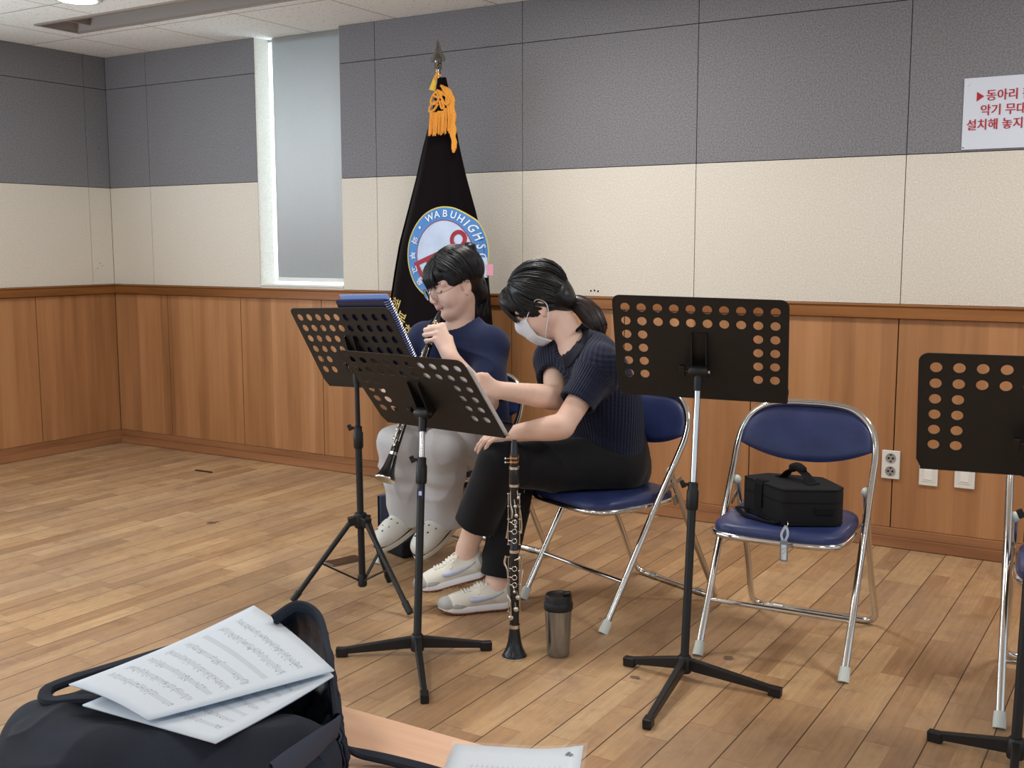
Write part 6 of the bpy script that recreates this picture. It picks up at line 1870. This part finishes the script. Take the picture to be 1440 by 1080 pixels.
for i in range(240):
    a = random.uniform(0, 2*pi); rf = random.uniform(.85, 1.04); ln_ = random.uniform(0.86, 1.0)
    P = [Pc[k] + (s1*math.cos(a) + s2*math.sin(a))*wr[k]*rf + ax_*(.012*(k/len(Pc))*random.uniform(0, 1)) for k in range(int(len(Pc)*ln_))]
    r0 = random.uniform(.0011, .0021); mb.tube(P, list(np.linspace(r0, r0*.8, len(P)-1)) + [.0005], 5)
m = combine(hv, mb); m.v = [tuple(np.array(p)-w0) for p in m.v]; m.build('ponytail', M_HAIRB, hr, angle=80)

# face mask with ear loops
nA, nB = 22, 14; P = np.zeros((nA+1, nB+1, 3))
for i in range(nA+1):
    a = -1 + 2*i/nA
    for j in range(nB+1):
        t_ = j/nB
        l_ = .068*a*(1 - .16*t_*t_); u_ = .004 - .118*t_ - .010*a*a*(1-t_)
        f_ = .109 - .048*abs(a)**2.1 + .012*math.exp(-(a/.30)**2)*math.exp(-((t_-.22)/.25)**2) - .028*max(0, t_-.55)**1.3/.45**1.3 - .010*(1-t_)**3 + .003*math.sin(t_*9)*(1-abs(a))
        P[i, j] = HW.p(f_, l_, u_) - w0
b = MB(); b.grid(P); mk = b.build('face_mask', M_MASK, body, solid=0.0018, angle=80)
for s in (-1, 1):
    b = MB(); b.tube(cr([HW.p(.056, s*.063, -.010)-w0, HW.p(.030, s*.076, .004)-w0, HW.p(-.016, s*.083, .022)-w0, HW.p(-.034, s*.080, -.004)-w0, HW.p(-.020, s*.080, -.036)-w0, HW.p(.020, s*.072, -.072)-w0, HW.p(.046, s*.052, -.095)-w0], 5), .0016, 6); b.build('ear_loop', M_MASK, mk)

# cable-knit top with a small collar
F = Field(allp.min(0)-.17, allp.max(0)+.12, 0.0044)
hemp = Pv + spine*.005 ; hn = nrm(-spine*.8 + V3(0, 0, -.5) - wf*.1)
F.sweep([(*(Pv - spine*.06 + wf*.01), .155), (*(Pv + spine*.05), .152), (*(Pv*.5+Mc*.5 - wf*.028), .156), (*(Mc - spine*.095 - wf*.012), .160), (*(Mc - spine*.04), .142)], .02, 0, flat=(wf, .74), cut=[(Pv + spine*.028, hn)])
F.cone(LS - spine*.012, RS - spine*.012, .064, .062, .05)
F.cone(neck0 - spine*.03, LS, .054, .062, .03); F.cone(neck0 - spine*.03, RS, .054, .060, .03)
for a, e, fr_ in ((LS, LE, .62), (RS, RE, .52)):
    q = sleeve_end(a, e, fr_); d = nrm(e-a)
    F.cone(a - d*.005, q + d*.05, .066, .061, .03, 0, cut=[(q, d)])
    F.cone(q - d*.03, q + d*.06, .049, .055, 0, 1, 's')
F.ell(neck0 + wf*.03 + spine*.030, (.064, .060, .058), (wf, wl, spine), .006, None, 's')
def rib(v):
    r = v - Pv; z = r @ spine; x = r @ wl; y = r @ wf
    out = np.arctan2(x, y)*0.155
    for a, e in ((LS, LE), (RS, RE)):
        d = nrm(e-a); k = v - a; tt_ = k @ d; p1 = nrm(np.cross(d, wf)); p2 = np.cross(d, p1)
        rad_ = np.sqrt((k @ p1)**2 + (k @ p2)**2)
        on = (tt_ > 0.03) & (rad_ < .082) & (np.linalg.norm(k - d*0.1, axis=1) < .16)
        out = np.where(on, np.arctan2(k @ p1, k @ p2)*0.066, out)
    return out
def run(v): return (v - Pv) @ spine
def fold_w(v): return 0.0035*wob(v, 20, 31)
top = F.build('knit_top', M_KNIT, body, disp=fold_w, attrs={'rib': rib, 'run': run}, loc=w0, relax=2)
# collar: a folded band and a wing lying on the near shoulder, seated on the knit's own surface
inn = [(818, 455), (808, 467), (800, 480), (794, 492), (790, 503)]; out = [(834, 466), (826, 482), (816, 498), (804, 513), (793, 519)]
P = np.zeros((17, 7, 3)); ic = cr([(*p, 0) for p in inn], 4); oc = cr([(*p, 0) for p in out], 4)
for i in range(17):
    for j in range(7):
        q = ic[i]*(1-j/6) + oc[i]*(j/6); h = F.ray(CAM, dirv(q[0], q[1]), 1.2, 3.0)
        if h is None: h = P[i, j-1] + w0 if j else at(q[0], q[1], 3.62)
        P[i, j] = h - CF*(.004 + .004*math.sin(pi*j/6)) - w0
b = MB(); b.grid(P); b.build('collar', M_RIB, top, solid=0.004, angle=80)

# black cropped trousers, left leg crossed over the right
F = Field(allp.min(0)-.17, np.array([*(allp.max(0)[:2]+.17), Pv[2]+.16]), 0.0042)
F.sweep([(*(Pv+spine*.05), .140), (*(Pv+V3(0,0,-.02)), .152)], .02, 0, flat=(wf, .88)); F.cone(hipL, hipR, .102, .100, .03)
for h_, k_, a_, up_ in ((hipR, RKn, RA, .045), (hipL, LKn, LA, .130)):
    d = nrm(a_-k_); q = a_ - d*up_
    F.sweep([(*(h_+V3(0,0,-.004)), .104), (*((h_+k_)*.5+V3(0,0,-.006)), .090), (*k_, .066)], .012)
    wd0 = .066; wd1 = .070 if up_ > .09 else .050
    F.sweep([(*k_, wd0), (*(k_+(a_-k_)*.4), .066), (*(q + d*.06), wd1)], .02, cut=[(q, d)])
    F.cone(q - d*.04, q + d*.07, wd1-.012, wd1-.006, 0, 1, 's')
F.half((0, 0, .4245), (0, 0, -1), (3.86, -1.46, .34), (4.5, -.9, .4245))
def fold_b(v): return 0.0045*wob(v, 15, 41) + 0.002*wob(v, 40, 42) + 0.005*np.clip(1-np.abs(wob(v, 22, 45)), 0, 1)**3 - .002
F.build('trousers', M_TROUS, body, disp=fold_b, loc=w0, relax=2)
d1 = cam_dir(-.955, .20, -.18); X1 = Ax(LA, d1, V3(0, 0, 1)); X1.O = LA - X1.f*.052 - X1.u*.098
shoe('sneaker', body, w0, X1, 'white sneaker lifted above the other one')
d2 = nrm(V3(*(cam_dir(-.96, 0, -.26)[:2]), 0)); X2 = Ax(RA, d2, V3(0, 0, 1)); X2.O = V3(*(RA - X2.f*.052)[:2], 0.003)
shoe('sneaker', body, w0, X2, 'white sneaker flat on the floor')
# ================================================================== light, world, camera
def area(name, loc, rot, size, power, color, size_y=None, shape='DISK'):
    l = bpy.data.lights.new(name, 'AREA'); l.energy = power; l.color = color; l.shape = shape; l.size = size
    if size_y: l.size_y = size_y
    o = bpy.data.objects.new(name, l); COL.objects.link(o); o.location = loc; o.rotation_euler = rot
    return o
for i, (x, y) in enumerate(((1.2, -3.4), (3.6, -1.15), (3.4, -3.3), (6.0, -1.15), (6.0, -3.3), (2.4, -5.6), (5.2, -5.8))):
    area('room_lamp', (x, y, H_CEIL-0.02), (0, 0, 0), 0.42, 23 if y > -3 else 12, (1.0, 0.975, 0.94))
area('downlight_lamp', (lc[0], lc[1], H_CEIL-0.02), (0, 0, 0), 0.17, 9, (0.9, 0.96, 1.0))
# daylight: outside the narrow window and an added fill for unseen left windows, tilted up to brighten the ceiling
area('window_daylight', (1.35, 0.55, 1.75), (-pi/2, 0, 0), 1.9, 34, (0.80, 0.93, 1.0), 1.9, 'RECTANGLE')
area('side_daylight_fill', (0.10, -4.4, 1.35), (0, -pi/2-0.55, 0), 1.5, 160, (0.76, 0.89, 1.0), 5.6, 'RECTANGLE')

w = bpy.data.worlds.new('World'); scn.world = w; w.use_nodes = True
bg = w.node_tree.nodes['Background']; bg.inputs[0].default_value = (0.74, 0.86, 1.0, 1); bg.inputs[1].default_value = 0.95

cam = bpy.data.cameras.new('camera'); co = bpy.data.objects.new('camera', cam); COL.objects.link(co)
cam.sensor_fit = 'HORIZONTAL'; cam.sensor_width = 36.0; cam.lens = FPX/1440*36.0; cam.clip_start = 0.05; cam.clip_end = 60
co.matrix_world = frame(CAM, CR, -CD, -CF)
scn.camera = co
scn.view_settings.view_transform = 'Standard'; scn.view_settings.look = 'None'
scn.view_settings.gamma = 1.0; scn.view_settings.use_curve_mapping = False
scn.view_settings.exposure = 0.0
scn.cycles.use_denoising = True
